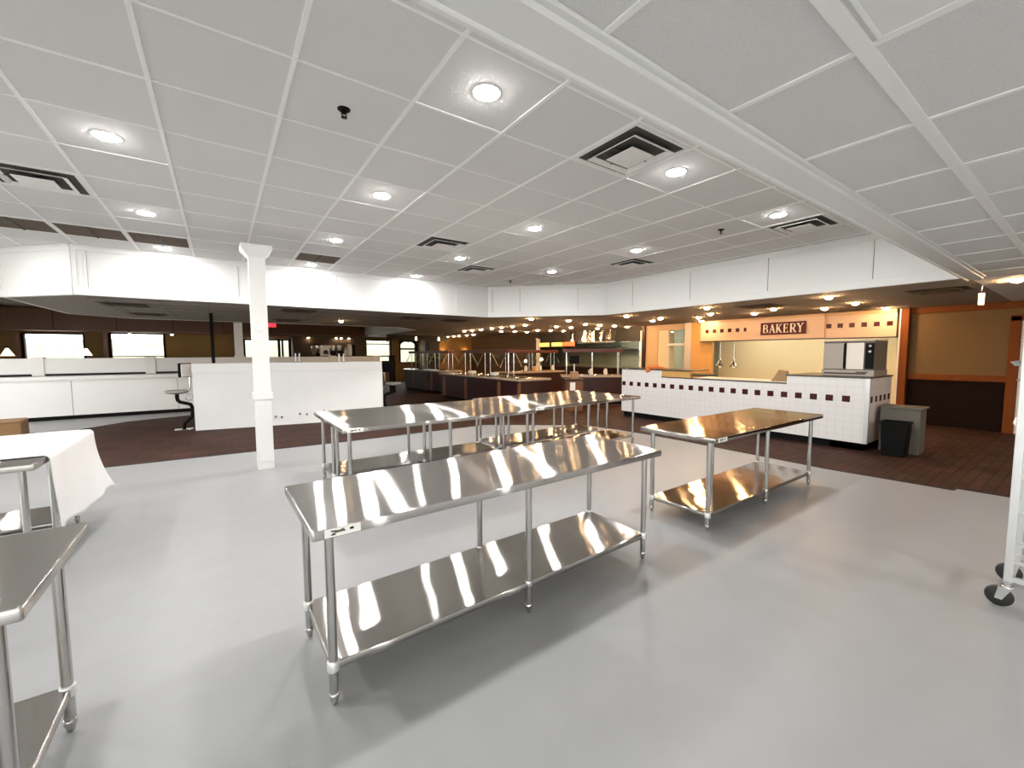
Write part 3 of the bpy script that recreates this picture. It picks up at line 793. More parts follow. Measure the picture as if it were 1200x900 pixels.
# ------------------------------------------------------------------ bakery counter
bc = thing('bakery_counter', 'white tiled bakery counter with a row of maroon squares', 'counter', (8.45, 0, 0))
YL, YR = 7.10, 2.12
front = MB()
front.box(0, .16, 5.93, YL, .13, 1.20); front.box(0, .16, 3.30, 5.93, .13, 1.04); front.box(0, .16, YR, 3.30, .13, 1.185)
front.box(.16, 1.2, YR, YR+.16, .13, 1.185); front.box(.16, .9, YL-.15, YL, .13, 1.20)
for k in range(21):
    y = 7.085-.0-k*.231
    if y-.105 > YR+.03: front.box(-.003, 0, y-.107, y, .79, .893, 1)
for k in range(5): front.box(.10+k*.231, .207+k*.231, YR-.003, YR, .79, .893, 1)
front.build('tiled_front', ['wtile', 'maroon'], bc)
MB().box(.05, .9, YR+.04, YL-.04, 0, .13).build('kick_board', 'black', bc)
MB().box(.05, 1.2, YR+.04, YR+.5, 0, .13).build('side_kick_board', 'black', bc)
m = MB().box(-.02, .75, 5.20, YL+.02, 1.20, 1.225); m.build('upper_ledge', 'counter', bc, bevel=.004)
MB().box(.01, .05, 5.22, 5.93, 1.04, 1.20).build('tan_board', 'orange', bc)
MB().box(-.012, .80, 3.30, 5.93, 1.035, 1.058).build('counter_top', 'counter', bc, bevel=.004)
MB().box(.10, .78, 3.31, 5.20, 1.058, 1.064).build('lit_top_sheet', 'cream', bc)  # pale sheet stands in for the brightly lit counter top
MB().box(-.015, 1.22, YR-.015, 3.32, 1.185, 1.21).build('oven_ledge', 'counter', bc, bevel=.004)
MB().box(-.008, .03, YR-.012, YR+.05, .13, 1.185).build('corner_guard', 'alu', bc)
MB().box(.16, .78, YR+.16, YL-.15, .13, .30).build('lower_shelf', 'dark', bc)
# convection oven
ov = thing('convection_oven', 'steel convection oven with two doors standing on the bakery counter', 'oven', (8.62, 2.47, 1.21))
MB().box(.02, .70, -.345, .345, .10, .58).build('oven_body', 'grey', ov, bevel=.006)
MB().box(.0, .70, -.36, .36, .0, .105).build('oven_base', 'dullsteel', ov, bevel=.008)
m = MB().box(-.004, 0, -.25, .32, .035, .055); m.box(-.005, 0, -.27, -.12, .062, .078)
m.build('base_slot', 'dark', ov)
MB().box(.0, .025, .045, .335, .115, .555).build('left_door', 'dullsteel', ov, bevel=.004)
MB().box(.0, .025, -.215, .02, .115, .555).build('right_door', 'satin', ov, bevel=.004)
MB().box(-.03, .0, .028, .050, .13, .54).build('door_handle', 'black', ov)
MB().box(.01, .022, .0, .07, .112, .56).build('door_gap', 'black', ov)
pn = MB().box(.0, .025, -.34, -.235, .13, .545).build('control_panel', 'black', ov, bevel=.003)
for z in (.50, .41): MB().lathe([(.018, -.016), (.02, 0)], (0, -.29, z), 14, axis='X').build('knob', 'white', pn)
MB().box(.0, .70, -.35, .35, .575, .60).build('top_lid', 'dullsteel', ov, bevel=.004)
# paper bag and orange cloth
bg = thing('paper_bag', 'brown paper bag standing on the bakery counter', 'bag', (8.66, 3.49, 1.0645))
v = [(-.07, -.13, 0), (.07, -.13, 0), (.07, .13, 0), (-.07, .13, 0), (-.05, -.115, .20), (.05, -.115, .20), (.05, .02, .22), (-.05, .02, .22), (0, -.10, .205), (0, .03, .24)]
MB().add(v, [(3, 2, 1, 0), (0, 1, 5, 4), (1, 2, 6, 5), (2, 3, 7, 6), (3, 0, 4, 7), (4, 5, 6, 7)]).build('bag_body', 'paper', bg, bevel=.01)
MB().box(-.072, .072, -.132, .132, 0, .035).build('folded_base', 'paper', bg)
oc = MB()
for k, (dx, dy, dz, a, b, c2) in enumerate(((0, 0, .03, .07, .14, .05), (.02, -.16, .025, .06, .12, .03), (-.02, .12, .0, .045, .06, .09), (.0, -.05, .06, .05, .07, .045), (-.03, .17, -.03, .03, .04, .07), (.03, -.25, .01, .05, .08, .02))):
    blob(oc, (8.47+dx, 6.16+dy, 1.235+dz), a, b, c2, seed=k, amp=.35)
tag(oc.build('orange_cloth', 'orangecloth'), 'crumpled orange cloth lying over the left ledge of the bakery counter', 'cloth')
# grey cabinet and black bin beside the counter
r = thing('grey_cabinet', 'grey cabinet standing against the right end of the bakery counter', 'cabinet', (8.98, 1.81, 0))
MB().box(-.17, .2, -.24, .24, 0, .715).build('cabinet_body', 'grey', r, bevel=.004)
MB().box(-.20, .22, -.27, .26, .715, .742).build('cabinet_top', 'grey', r, bevel=.004)
r = thing('waste_bin', 'black waste bin in front of the grey cabinet', 'bin', (8.54, 1.79, 0))
v = []; prof = [(.135, .13, .005), (.15, .155, .53), (.14, .145, .53), (.125, .12, .02)]
for a, b, z in prof: v += [(-a, -b, z), (a, -b, z), (a, b, z), (-a, b, z)]
MB().add(v, [(4*k+i, 4*k+(i+1) % 4, 4*k+4+(i+1) % 4, 4*k+4+i) for k in range(3) for i in range(4)]+[(3, 2, 1, 0), (12, 13, 14, 15)]).build('bin_body', 'black', r)
m = MB()
for s in (-1, 1): m.box(-.16, .16, s*.158-.008, s*.158+.008, .51, .535); m.box(s*.153-.008, s*.153+.008, -.16, .16, .51, .535)
m.build('bin_rim', 'black', r)

# ------------------------------------------------------------------ bakery back: header, sign, walls
hd = thing('bakery_header', 'tiled header over the bakery opening with maroon squares', 'header', (0, 0, 0))
m = MB().box(12.40, 12.54, 4.05, 7.33, 1.97, 2.56)
for k in range(6):
    y = 7.165-k*.231; m.box(12.397, 12.40, y-.107 if k < 5 else y-.075, y, 2.215, 2.322, 1)
m.build('left_tile_band', ['htile', 'maroon'], hd)
m = MB().box(12.46, 12.66, 2.71, 4.05, 1.96, 2.54)
for k in range(6):
    y = 4.035-k*.231; m.box(12.457, 12.46, y-.107, y, 2.205, 2.312, 1)
m.build('right_tile_band', ['htile', 'maroon'], hd)
m = MB().box(12.37, 12.54, 4.04, 7.35, 2.53, 2.583); m.box(12.43, 12.66, 2.71, 4.04, 2.50, 2.583); m.build('crown', 'peach', hd, bevel=.01)
m = MB().box(12.39, 12.54, 4.05, 7.34, 1.945, 1.972); m.box(12.45, 12.66, 2.71, 4.05, 1.935, 1.962); m.build('bottom_edge', 'counter', hd)
# the sign
sg = thing('bakery_sign', 'maroon sign with cream letters BAKERY on the tiled header', 'sign', (12.395, 4.995, 2.258))
MB().box(-.02, .0, -.55, .55, -.165, .165).build('sign_board', 'sign', sg, bevel=.003)
def stroke(mb, x0, z0, x1, z1, w): mb.bar((-.025, -x0, z0), (-.025, -x1, z1), w, .008, 0, (1, 0, 0))
H2 = .115
def serif(mb, x, z, w=.055): stroke(mb, x-w/2, z, x+w/2, z, .014)
LET = {
 'B': lambda m, x: (stroke(m, x-.04, -H2, x-.04, H2, .034), stroke(m, x-.06, H2-.006, x+.02, H2-.006, .013), stroke(m, x-.06, -H2+.006, x+.025, -H2+.006, .013), stroke(m, x-.04, .008, x+.02, .008, .013),
                   stroke(m, x+.015, H2-.008, x+.045, H2-.03, .018), stroke(m, x+.043, H2-.03, x+.043, .035, .026), stroke(m, x+.045, .04, x+.015, .01, .018), stroke(m, x+.015, .008, x+.05, -.02, .018), stroke(m, x+.05, -.02, x+.05, -.085, .028), stroke(m, x+.05, -.08, x+.02, -H2+.006, .018)),
 'A': lambda m, x: (stroke(m, x-.055, -H2, x, H2, .014), stroke(m, x, H2, x+.055, -H2, .036), stroke(m, x-.035, -.035, x+.035, -.035, .013), serif(m, x-.055, -H2+.006, .05), serif(m, x+.055, -H2+.006, .06)),
 'K': lambda m, x: (stroke(m, x-.045, -H2, x-.045, H2, .034), serif(m, x-.045, H2-.006, .062), serif(m, x-.045, -H2+.006, .062), stroke(m, x-.03, -.02, x+.05, H2, .014), stroke(m, x-.012, .012, x+.055, -H2, .034), serif(m, x+.05, H2-.006, .05), serif(m, x+.058, -H2+.006, .055)),
 'E': lambda m, x: (stroke(m, x-.035, -H2, x-.035, H2, .034), stroke(m, x-.055, H2-.006, x+.045, H2-.006, .013), stroke(m, x-.055, -H2+.006, x+.05, -H2+.006, .013), stroke(m, x-.03, .005, x+.025, .005, .013), stroke(m, x+.043, H2, x+.043, H2-.045, .012), stroke(m, x+.047, -H2, x+.047, -H2+.05, .012), stroke(m, x+.025, .03, x+.025, -.02, .012)),
 'R': lambda m, x: (stroke(m, x-.045, -H2, x-.045, H2, .034), stroke(m, x-.065, H2-.006, x+.02, H2-.006, .013), stroke(m, x-.04, .0, x+.02, .0, .013), stroke(m, x+.015, H2-.008, x+.043, H2-.03, .018), stroke(m, x+.043, H2-.03, x+.043, .03, .028), stroke(m, x+.043, .03, x+.015, .0, .018), stroke(m, x, .0, x+.055, -H2, .034), serif(m, x-.045, -H2+.006, .062), serif(m, x+.062, -H2+.006, .04)),
 'Y': lambda m, x: (stroke(m, x-.055, H2, x, 0, .034), stroke(m, x+.055, H2, x, 0, .014), stroke(m, x, .01, x, -H2, .032), serif(m, x-.055, H2-.006, .06), serif(m, x+.055, H2-.006, .05), serif(m, x, -H2+.006, .062))}
for k, ch in enumerate('BAKERY'):
    m = MB(); LET[ch](m, -.42+k*.168); m.build('letter', 'cream', sg)
# back walls of the bakery
struct(MB().box(14.3, 14.42, 3.25, 7.75, 0, ZL).build('wall_bakery', 'beige'))
m = MB(); m.add([(12.72, 2.74, 0), (14.32, 3.28, 0), (14.32, 3.18, 0), (12.72, 2.60, 0), (12.72, 2.74, ZL), (14.32, 3.28, ZL), (14.32, 3.18, ZL), (12.72, 2.60, ZL)],
      [(3, 2, 1, 0), (4, 5, 6, 7), (0, 1, 5, 4), (1, 2, 6, 5), (2, 3, 7, 6), (3, 0, 4, 7)])
struct(m.build('wall_bakery', 'beige'))
r = thing('stainless_post', 'bright stainless steel post left of the orange panel', 'post', (12.62, 7.86, 0))
MB().box(-.06, .06, -.115, .115, .0, ZL-.002).build('post_skin', 'satin', r, bevel=.004)
MB().box(-.07, .07, -.125, .125, 0, .12).build('post_base', 'leg', r)
r = thing('tall_orange_panel', 'tall orange wall panel between the steel post and the bakery opening', 'cupboard', (12.62, 7.39, 0))  # a wall panel with a shelf, no cupboard behind it
MB().box(-.04, .06, -.36, .355, .95, ZL-.003).build('panel_board', 'orange', r)
MB().box(-.06, .3, -.36, .355, .86, .89).build('shelf', 'counter', r); MB().box(-.03, .06, -.35, .34, .0, .86).build('lower_board', 'peach', r)
# lamps behind the bakery header
for k, (y, lab) in enumerate(((7.05, 'left hanging heat lamp in the bakery opening'), (6.62, 'right hanging heat lamp in the bakery opening'))):
    o = thing('heat_lamp', lab, 'lamp', (13.1, y, 0), 0, 'hanging heat lamps in the bakery')
    MB().tube([(0, 0, ZL), (0, 0, 1.40)], .010, 6).build('cord', 'chrome', o)
    MB().lathe([(.02, 1.42), (.04, 1.38), (.06, 1.30), (.12, 1.20), (.125, 1.17), (.115, 1.17)], n=20).build('shade', 'chrome', o)
    MB().lathe([(.05, 1.21), (.05, 1.17), (.0001, 1.15)], n=14).build('bulb', 'pend', o)
for y, lab in ((6.2, 'unseen strip lamp added inside the bakery, left one'), (4.3, 'unseen strip lamp added inside the bakery, right one')):  # hidden tubes added to lighten the beige back wall
    o = thing('added_strip_lamp', lab, 'lamp', (13.35, y, ZL+.003), 0, 'strip lamps added inside the bakery')
    MB().box(-.08, .08, -.6, .6, -.05, 0).build('housing', 'white', o)
    MB().box(-.06, .06, -.58, .58, -.07, -.05).build('tube', emit('bakery_fill_tube', (1, .90, .70), 42) if 'bakery_fill_tube' not in bpy.data.materials else bpy.data.materials['bakery_fill_tube'], o)
# right hand wall beyond the bakery
struct(MB().box(12.7, 12.85, -5, 2.60, 1.13, ZL).build('wall_right', 'gold'))
struct(MB().box(12.69, 12.85, -5, 2.60, 0, 1.0).build('wall_right', 'brown'))
m = MB().box(12.66, 12.84, -5, 2.60, 1.0, 1.13); m.box(12.66, 12.84, -5, 2.6, 2.45, ZL); struct(m.build('trim_11', 'wood', bevel=.01))
m = MB().box(12.62, 12.84, .93, 1.08, 0, 2.3); m.box(12.62, 12.84, -.1, 1.08, 2.2, 2.32); struct(m.build('trim_12', 'wood', bevel=.01))
struct(MB().box(12.63, 12.7, -.1, .93, 0, 2.2).build('door_1', 'white'))
r = thing('oak_post', 'orange oak post where the bakery meets the gold wall', 'post', (12.62, 2.595, 0))
MB().box(-.1, .1, -.075, .075, 0, ZL-.002).build('post_core', 'wood', r, bevel=.006); MB().box(-.105, .02, .06, .085, 0, ZL-.01).build('lit_edge', 'white', r)  # white strip paints the brightly lit left side of the post
# little hanging card
o = thing('hanging_card', 'small cream card hanging from the low ceiling near the edge board end', 'sign', (9.0, 1.06, 2.28))
MB().box(-.004, .004, -.035, .035, 0, .17).build('card', 'card', o); MB().tube([(0, 0, .17), (0, 0, .30)], .004, 6).build('hanger', 'chrome', o)
o.rotation_euler.z = .6

# ------------------------------------------------------------------ kitchen behind the pass
struct(MB().box(15.6, 15.75, -5, 24, 0, ZL).build('wall_kitchen', 'kwall'))
m = MB(); m.box(12.7, 12.82, 9.10, 9.60, 0, ZL); m.box(12.7, 12.82, 7.97, 9.10, 2.39, ZL); m.box(12.7, 12.82, 7.97, 9.10, 0, 1.03)
struct(m.build('wall_pass', 'peach'))
struct(MB().box(12.72, 13.1, 8.72, 9.10, 1.03, 2.39).build('trim_13', 'beige'))
w = struct(thing('window_7', '', 'window')); del w['label'], w['category']; w.location = (12.76, 8.35, 1.03)
m = MB(); m.box(-.03, .03, -.37, -.33, 0, 1.36); m.box(-.03, .03, .33, .37, 0, 1.36); m.box(-.05, .03, -.37, .37, .83, .91); m.build('window_frame', 'white', w)
MB().box(-.004, 0, -.34, .34, .91, 1.34).build('window_pane', 'pane', w)
r = thing('door_post', 'dark red door post with a white edge beside the peach wall', 'post', (12.7, 9.68, 0))
MB().box(-.06, .06, -.07, .05, 0, ZL-.002).build('post_core', 'mahog', r); MB().box(-.07, .0, .05, .11, 0, 2.42).build('white_edge', 'white', r)
r = thing('kitchen_door', 'narrow steel swing door standing open in the kitchen', 'door', (13.5, 10.3, 0), .5)
MB().box(-.03, .03, -.17, .17, .02, 2.3).build('door_leaf', 'leg', r, bevel=.004); MB().box(-.036, .036, -.06, .06, 1.4, 1.9).build('door_glass', 'ventdark', r)
# steel hood
r = thing('exhaust_hood', 'large stainless exhaust hood over the kitchen line', 'hood', (12.9, 12.3, 2.06))
MB().add([(-.2, -1.25, 0), (1.0, -1.25, 0), (1.0, 1.25, 0), (-.2, 1.25, 0), (-.12, -1.25, .52), (1.0, -1.25, .52), (1.0, 1.25, .52), (-.12, 1.25, .52)],
         [(4, 5, 6, 7), (0, 1, 5, 4), (1, 2, 6, 5), (2, 3, 7, 6), (3, 0, 4, 7), (0, 3, 2, 1)]).build('hood_shell', 'steel2', r)
MB().box(-.22, -.18, -1.27, 1.27, -.03, .04).build('hood_lip', 'leg', r)
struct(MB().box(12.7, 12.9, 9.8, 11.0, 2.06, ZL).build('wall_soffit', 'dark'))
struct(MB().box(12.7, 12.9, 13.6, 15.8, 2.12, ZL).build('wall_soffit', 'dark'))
r = thing('pass_counter', 'dark serving counter along the kitchen pass', 'counter', (12.9, 12.7, 0))
MB().box(-.25, .3, -2.85, 2.9, 0, 1.0).build('counter_body', 'brown', r); MB().box(-.30, .35, -2.87, 2.93, 1.0, 1.04).build('counter_top', 'counter', r, bevel=.004)
for k, (y, z, lab) in enumerate(((11.6, 1.93, 'upper pale wall shelf in the kitchen'), (10.7, 1.80, 'lower pale wall shelf in the kitchen'))):
    o = thing('wall_shelf', lab, 'shelf', (15.4, y*1.2, z), 0, 'kitchen wall shelves')
    MB().box(-.2, .19, -1.1, 1.1, 0, .05).build('shelf_board', 'alu', o)
    for s in (-1, 1): MB().bar((.18, s*.8, -.2), (-.15, s*.8, 0), .03, .02).build('bracket', 'leg', o)
for k, (y, m_, lab) in enumerate(((15.25, 'heat1', 'amber glowing menu strip near the kitchen door'), (14.35, 'heat1', 'yellow glowing menu strip over the pass'), (13.55, 'heat2', 'red glowing menu strip beside the yellow one'))):
    o = thing('menu_light_box', lab, 'light box', (12.6, y, 1.93), 0, 'glowing menu strips over the pass')
    MB().box(-.02, .02, -.36, .36, 0, .17).build('glow_face', m_, o); MB().box(.0, .06, -.38, .38, -.01, .18).build('case', 'black', o)
    for s in (-1, 1): MB().tube([(.03, s*.3, .18), (.03, s*.3, .50)], .008, 6).build('hanger', 'black', o)
m = thing('kitchen_lamp', 'strip lamp on the kitchen ceiling', 'lamp', (14.3, 11.0, ZL+.003))
MB().box(-.1, .1, -.9, .9, -.05, 0).build('housing', 'white', m); MB().box(-.07, .07, -.88, .88, -.07, -.05).build('tube', emit('kitchen_tube', (1, .95, .78), 60), m)
# range / prep items seen through the pass
o = thing('kitchen_range', 'dark steel range standing along the kitchen wall', 'range', (15.1, 12.0, 0))
MB().box(-.4, .4, -1.6, 1.6, 0, .9).build('range_body', 'leg', o); MB().box(-.42, .42, -1.62, 1.62, .9, .95).build('cook_top', 'black', o)
struct(MB().box(12.7, 12.85, 15.8, 22.6, 0, ZL).build('wall_east', 'darkwall'))
struct(MB().box(9.9, 12.75, 22.4, 22.6, 0, ZL).build('wall_gold', 'gold'))
struct(MB().box(9.9, 10.05, 22.4, 24, 0, ZL).build('wall_gold', 'gold'))
o = thing('white_door_edge', 'bright white door jamb at the dark wall end', 'jamb', (12.62, 15.78, 0))
MB().box(-.06, .07, -.09, .05, 0, 2.3).build('jamb_board', 'white', o); MB().box(-.07, -.05, -.11, .07, 2.26, 2.34).build('jamb_head', 'white', o)

# ------------------------------------------------------------------ buffet islands
def island(label, loc, rz, L, W, H, canL, trims, canz=1.62, oval=False):
    r = thing('buffet_island', label, 'buffet', (*loc, .005), rz, 'mahogany buffet islands')
    m = MB()
    if oval:
        n = 12; pts = [(L/2-W/2+W/2*math.cos(a), W/2*math.sin(a)) for a in [-PI/2+PI*k/n for k in range(n+1)]]+[(-L/2+W/2+W/2*math.cos(a), W/2*math.sin(a)) for a in [PI/2+PI*k/n for k in range(n+1)]]
    else: pts = [(-L/2, -W/2), (L/2, -W/2), (L/2, W/2), (-L/2, W/2)]
    sc = lambda q: [(x*(1-2*q/L), y*(1-2*q/W)) for x, y in pts]
    m.prism(sc(.05), .1, H-.05, 0); m.prism(sc(.11), 0, .1, 1)
    m.prism(sc(.03), H-.12, H-.05, 0)
    m.build('cabinet', ['mahog', 'black'], r, bevel=.005)
    MB().prism(sc(-.02), H-.05, H, 0).build('counter_top', 'granite', r, bevel=.012)
    MB().prism(sc(.28), H-.0, H+.012, 0).build('food_well', 'steel2', r)
    for t in trims:
        MB().box(t-.07, t+.07, -W/2+.03, -W/2+.06, .1, H-.05).build('trim_post', 'trimwood', r, bevel=.008)
    nb = max(2, round(canL/1.2)+1)
    MB().box(-canL/2, canL/2, -.2, .2, canz, canz+.11).build('canopy', 'mahog2', r, bevel=.01)
    for k in range(nb):
        x = -canL/2+.12+(canL-.24)*k/(nb-1)
        for s in (-1, 1):
            MB().tube([(x, s*.10, H), (x, s*.10, canz)], .013, 10).build('post', 'chrome', r)
            MB().bar((x, s*.16, canz-.02), (x, s*.40, H+.30), .014, .024).build('guard_arm', 'chrome', r)
    for s in (-1, 1):
        MB().add([(-canL/2+.1, s*.17, canz-.03), (canL/2-.1, s*.17, canz-.03), (canL/2-.1, s*.41, H+.29), (-canL/2+.1, s*.41, H+.29),
                  (-canL/2+.1, s*.176, canz-.03), (canL/2-.1, s*.176, canz-.03), (canL/2-.1, s*.416, H+.29), (-canL/2+.1, s*.416, H+.29)],
                 [(0, 1, 2, 3), (7, 6, 5, 4), (0, 4, 5, 1), (1, 5, 6, 2), (2, 6, 7, 3), (3, 7, 4, 0)]).build('glass_guard', 'pane', r)
    return r
RY = -PI/2
island('long mahogany buffet island with brown trims behind the pushed together tables', (7.15, 11.55), RY, 5.0, 1.1, .90, 2.9, [1.42, 2.42, -.6, -2.2])
island('mahogany buffet island farthest left, in front of the arched window', (7.55, 16.9), RY+.10, 3.9, 1.15, .92, 3.4, [-.6, .5, .95], oval=True)
island('mahogany buffet island across the aisle from the dark wall', (9.5, 12.3), 0, 2.5, .95, .95, 2.36, [])
island('mahogany buffet island nearest the left end of the bakery counter', (9.9, 9.55), -.68, 2.0, .95, .90, 1.9, [-.5], 1.63)
# things on the islands
def plate_stack(o): MB().lathe([(.05, 0), (.11, .01), (.13, .02), (.13, .10), (.12, .10)], n=20).build('plates', 'white', o)
def pitcher(o):
    MB().lathe([(.05, 0), (.06, .03), (.055, .12), (.04, .17), (.048, .19)], n=16).build('body', 'white', o)
    MB().tube([(.05, 0, .15), (.09, 0, .13), (.09, 0, .07), (.055, 0, .05)], .008, 8).build('handle', 'white', o)
for k, (x, y, z, lab) in enumerate(((9.05, 12.02, .975, 'white pitcher on the cross aisle buffet, left one'), (9.75, 12.05, .975, 'white pitcher on the cross aisle buffet, middle one'),
                                    (10.35, 12.02, .975, 'white pitcher on the cross aisle buffet, right one'), (9.75, 9.45, .925, 'white pitcher on the buffet by the bakery, left one'), (10.15, 9.2, .925, 'white pitcher on the buffet by the bakery, right one'))):
    o = thing('white_pitcher', lab, 'pitcher', (x, y, z), k*.8, 'white pitchers on the buffets'); pitcher(o)
for k, (x, y, lab) in enumerate(((7.0, 12.3, 'stack of white plates on the long buffet, far one'), (7.0, 10.9, 'stack of white plates on the long buffet, near one'))):
    o = thing('plate_stack', lab, 'plates', (x, y, .925), 0, 'plate stacks on the long buffet'); plate_stack(o)
o = thing('yellow_tin', 'small yellow tin on the cross aisle buffet', 'tin', (9.42, 11.95, .9675))
MB().box(-.07, .07, -.05, .05, 0, .15).build('tin_body', 'orange', o, bevel=.01); MB().box(-.05, .05, -.04, .04, .15, .17).build('tin_lid', 'cream', o)
# host podium with a black screen
r = thing('host_podium', 'small brown podium with a white paper in front of the buffet', 'podium', (8.15, 8.55, .005), -.5)
MB().box(-.2, .2, -.2, .2, 0, .85).build('podium_body', 'trimwood', r, bevel=.005); MB().box(-.24, .24, -.24, .24, .85, .89).build('podium_top', 'mahog', r, bevel=.005)
MB().box(-.17, -.02, -.206, -.2, .56, .80).build('paper_notice', 'card', r)
o = thing('screen_terminal', 'black screen terminal standing on the brown podium', 'screen', (8.17, 8.57, .895), -.5)
MB().box(-.10, .10, -.09, .09, 0, .20).build('stand_box', 'paper', o, bevel=.005); MB().tube([(0, 0, .20), (0, .02, .45)], .02, 10).build('neck', 'alu', o)
MB().box(-.14, .14, -.03, .03, .42, .66).build('screen', 'black', o, bevel=.01)
# scalloped dark valance in front of the arched window
vm = MB(); pts = [(7.0, ZL)]
n = 48
for k in range(n+1):
    x = 7.0+3.4*k/n; pts.append((x, 2.20+.20*abs(math.sin(PI*k/16))**.7))
pts.append((10.4, ZL))
vs = [(x, 21.0, z) for x, z in pts]+[(x, 21.05, z) for x, z in pts]; q = len(pts)
for k in range(1, q-2): vm.add([(pts[k][0], 21, pts[k][1]), (pts[k+1][0], 21, pts[k+1][1]), (pts[k+1][0], 21, ZL), (pts[k][0], 21, ZL), (pts[k][0], 21.05, pts[k][1]), (pts[k+1][0], 21.05, pts[k+1][1]), (pts[k+1][0], 21.05, ZL), (pts[k][0], 21.05, ZL)],
                               [(0, 1, 2, 3), (7, 6, 5, 4), (0, 4, 5, 1)])
tag(vm.build('dark_valance', 'dark'), 'dark scalloped valance hanging in front of the arched window', 'valance')
for px, lab in ((488.7, 'small white hanging lamp at the dark valance, left one'), (515, 'small white hanging lamp at the dark valance, right one')):
    o = thing('mini_pendant', lab, 'pendant lamp', (atx(px, 19.5), 19.5, 0), 0, 'small pendants near the valance')
    MB().tube([(0, 0, ZL), (0, 0, 2.46)], .008, 6).build('cord', 'black', o)
    MB().lathe([(.02, 2.46), (.045, 2.42), (.05, 2.28), (.03, 2.27)], n=14).build('shade', 'pend', o)
# dark pier and wall washers
struct(MB().box(9.4, 10.0, 21.2, 21.8, 0, ZL).build('wall_pier', 'dark'))
for x, y, rz, lab in ((10.75, 22.36, 0, 'wall washer lamp on the far gold wall, left one'), (12.2, 22.36, 0, 'wall washer lamp on the far gold wall, right one'), (12.66, 18.0, PI/2, 'wall washer lamp glowing on the dark wall')):
    o = thing('wall_washer', lab, 'wall lamp', (x, y, 1.66), rz, 'wall washer lamps')
    MB().add([(-.07, 0, .0), (.07, 0, 0), (.09, 0, .12), (-.09, 0, .12), (-.05, -.08, .02), (.05, -.08, .02), (.08, -.12, .12), (-.08, -.12, .12)],
             [(0, 1, 2, 3), (4, 7, 6, 5), (0, 4, 5, 1), (0, 3, 7, 4), (1, 5, 6, 2)]).build('shade', 'trimwood', o)
    MB().lathe([(.03, .03), (.035, .07), (.02, .10), (.0001, .105)], (0, -.055, 0), 12).build('bulb', emit('washer_bulb', (1, .58, .18), 190) if 'washer_bulb' not in bpy.data.materials else bpy.data.materials['washer_bulb'], o)

# ------------------------------------------------------------------ shell behind and beside the camera, outdoors
LW = [(-4.4, -1.0), (-.4, 3.0), (3.6, 7.0), (7.6, 10.2), (11.4, 14.2)]  # unseen windows added to brighten the room from the left
m = MB(); m.box(-9.2, -9, -5.2, 24.2, 0, .5); m.box(-9.2, -9, -5.2, 24.2, 2.5, 3.46)
ys = [-5.2]+[v for p in LW for v in p]+[24.2]
for a, b in zip(ys[::2], ys[1::2]): m.box(-9.2, -9, a, b, .5, 2.5)
struct(m.build('wall_left', 'white'))
for k, (a, b) in enumerate(LW):
    w = struct(thing('window_%d' % (k+20), '', 'window')); del w['label'], w['category']; w.location = (-9.1, (a+b)/2, .5)
    q = (b-a)/2; m = MB()
    for t in (-q, 0, q): m.box(-.07, .07, t-.03, t+.03, 0, 2)
    m.box(-.07, .07, -q, q, -.03, .03); m.box(-.07, .07, -q, q, 1.97, 2.03)
    m.build('window_frame', 'white', w); MB().box(-.003, .003, -q, q, 0, 2).build('window_pane', 'pane', w)
struct(MB().box(16, 16.2, -5.2, 24.2, 0, 3.0).build('wall_outer', 'white'))
NW = [(-8.5+k*3.0, -8.5+k*3.0+2.6, .35, 2.45) for k in range(3)]  # unseen windows added so daylight reaches the ceiling and white fronts
wall_y('wall_near', -5.2, .2, -9.2, 16.2, 0, ZL, NW, 'white')
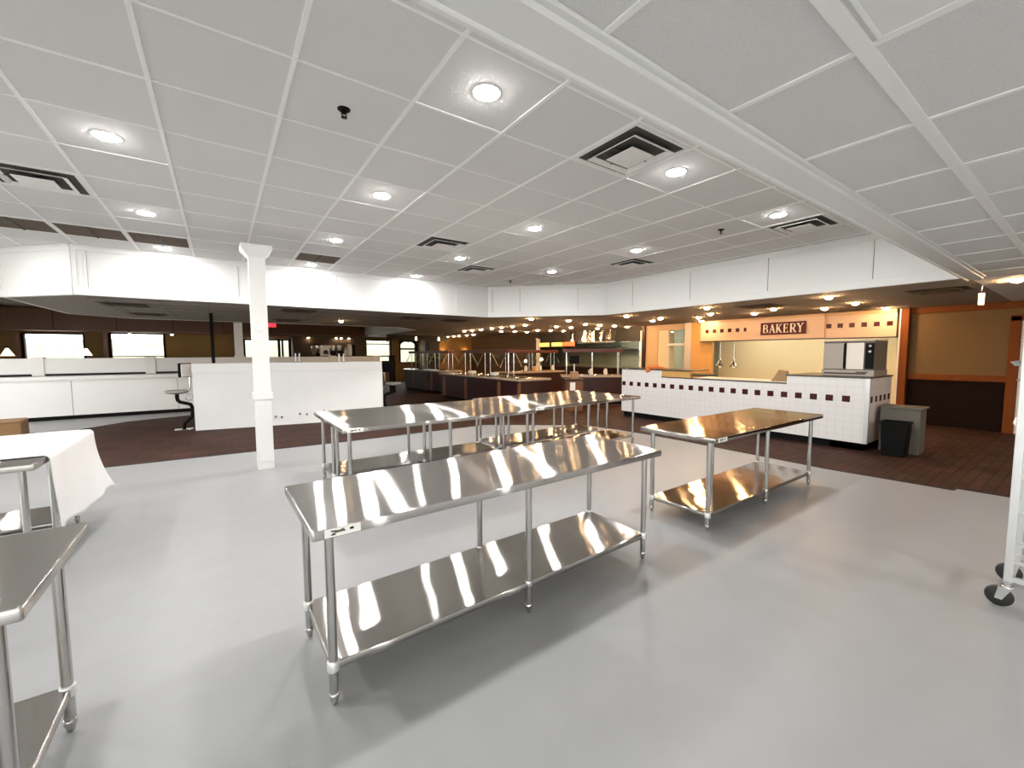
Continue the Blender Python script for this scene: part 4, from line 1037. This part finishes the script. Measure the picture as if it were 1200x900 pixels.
for k, (a, b, z0, z1) in enumerate(NW):
    w = struct(thing('window_%d' % (k+8), '', 'window')); del w['label'], w['category']; w.location = ((a+b)/2, -5.1, z0)
    h, q = z1-z0, (b-a)/2; m = MB()
    for s in (-1, 1): m.box(s*q-.04, s*q+.04, -.08, .08, 0, h)
    m.box(-q, q, -.08, .08, -.03, .03); m.box(-q, q, -.08, .08, h-.03, h+.03); m.box(-.03, .03, -.05, .05, 0, h)
    m.build('window_frame', 'white', w); MB().box(-q, q, -.003, .003, 0, h).build('window_pane', 'pane', w)
g = MB(); g.box(-60, 70, -60, -5.3, -.2, -.12); g.box(-60, 70, 24.3, 90, -.2, -.12); g.box(-60, -9.3, -5.3, 24.3, -.2, -.12)
struct(g.build('ground', 'gravel'))
bk = MB(); nx = 40
vs = []
for i in range(nx+1):
    x = -60+130*i/nx
    for j, (y, z) in enumerate(((33, -.15), (37, .8), (42, 2.2), (48, 3.0), (60, 3.4))): vs.append((x, y+.8*math.sin(i*1.7), z+.25*math.sin(i*.9+j)*(j > 0)))
bk.add(vs, [(i*5+j, (i+1)*5+j, (i+1)*5+j+1, i*5+j+1) for i in range(nx) for j in range(4)], 0, True)
struct(bk.build('hillside', 'bank'))

for x in (-7.4, -5.4, -3.7):  # unseen lamps added above the fascia to brighten the service counter
    ld = bpy.data.lights.new('counter_fill_lamp', 'AREA'); ld.shape = 'DISK'; ld.size = .2; ld.energy = 48; ld.color = (1, .97, .92)
    lo_ = bpy.data.objects.new('counter_fill_lamp', ld); COL.objects.link(lo_); lo_.location = (x, 12.2, 3.385)
# unseen lamps added behind the camera to brighten the near floor
for k in range(5):
    ld = bpy.data.lights.new('floor_fill_lamp', 'AREA'); ld.shape = 'DISK'; ld.size = .2; ld.energy = 60; ld.color = (1, .985, .95)
    lo_ = bpy.data.objects.new('floor_fill_lamp', ld); COL.objects.link(lo_); lo_.location = (-4.5+k*3.0, -2.9, ZL-.01)
# ------------------------------------------------------------------ world and colour management
w = bpy.data.worlds.new('sky'); scene.world = w; w.use_nodes = True
bgn = w.node_tree.nodes['Background']; bgn.inputs['Color'].default_value = (1, .985, .97, 1); bgn.inputs['Strength'].default_value = 6.0
vsn = scene.view_settings
vsn.view_transform = 'Standard'; vsn.look = 'None'; vsn.gamma = 1; vsn.use_curve_mapping = False; vsn.exposure = 0.28
scene.cycles.max_bounces = 8; scene.cycles.diffuse_bounces = 5; scene.cycles.sample_clamp_indirect = 6
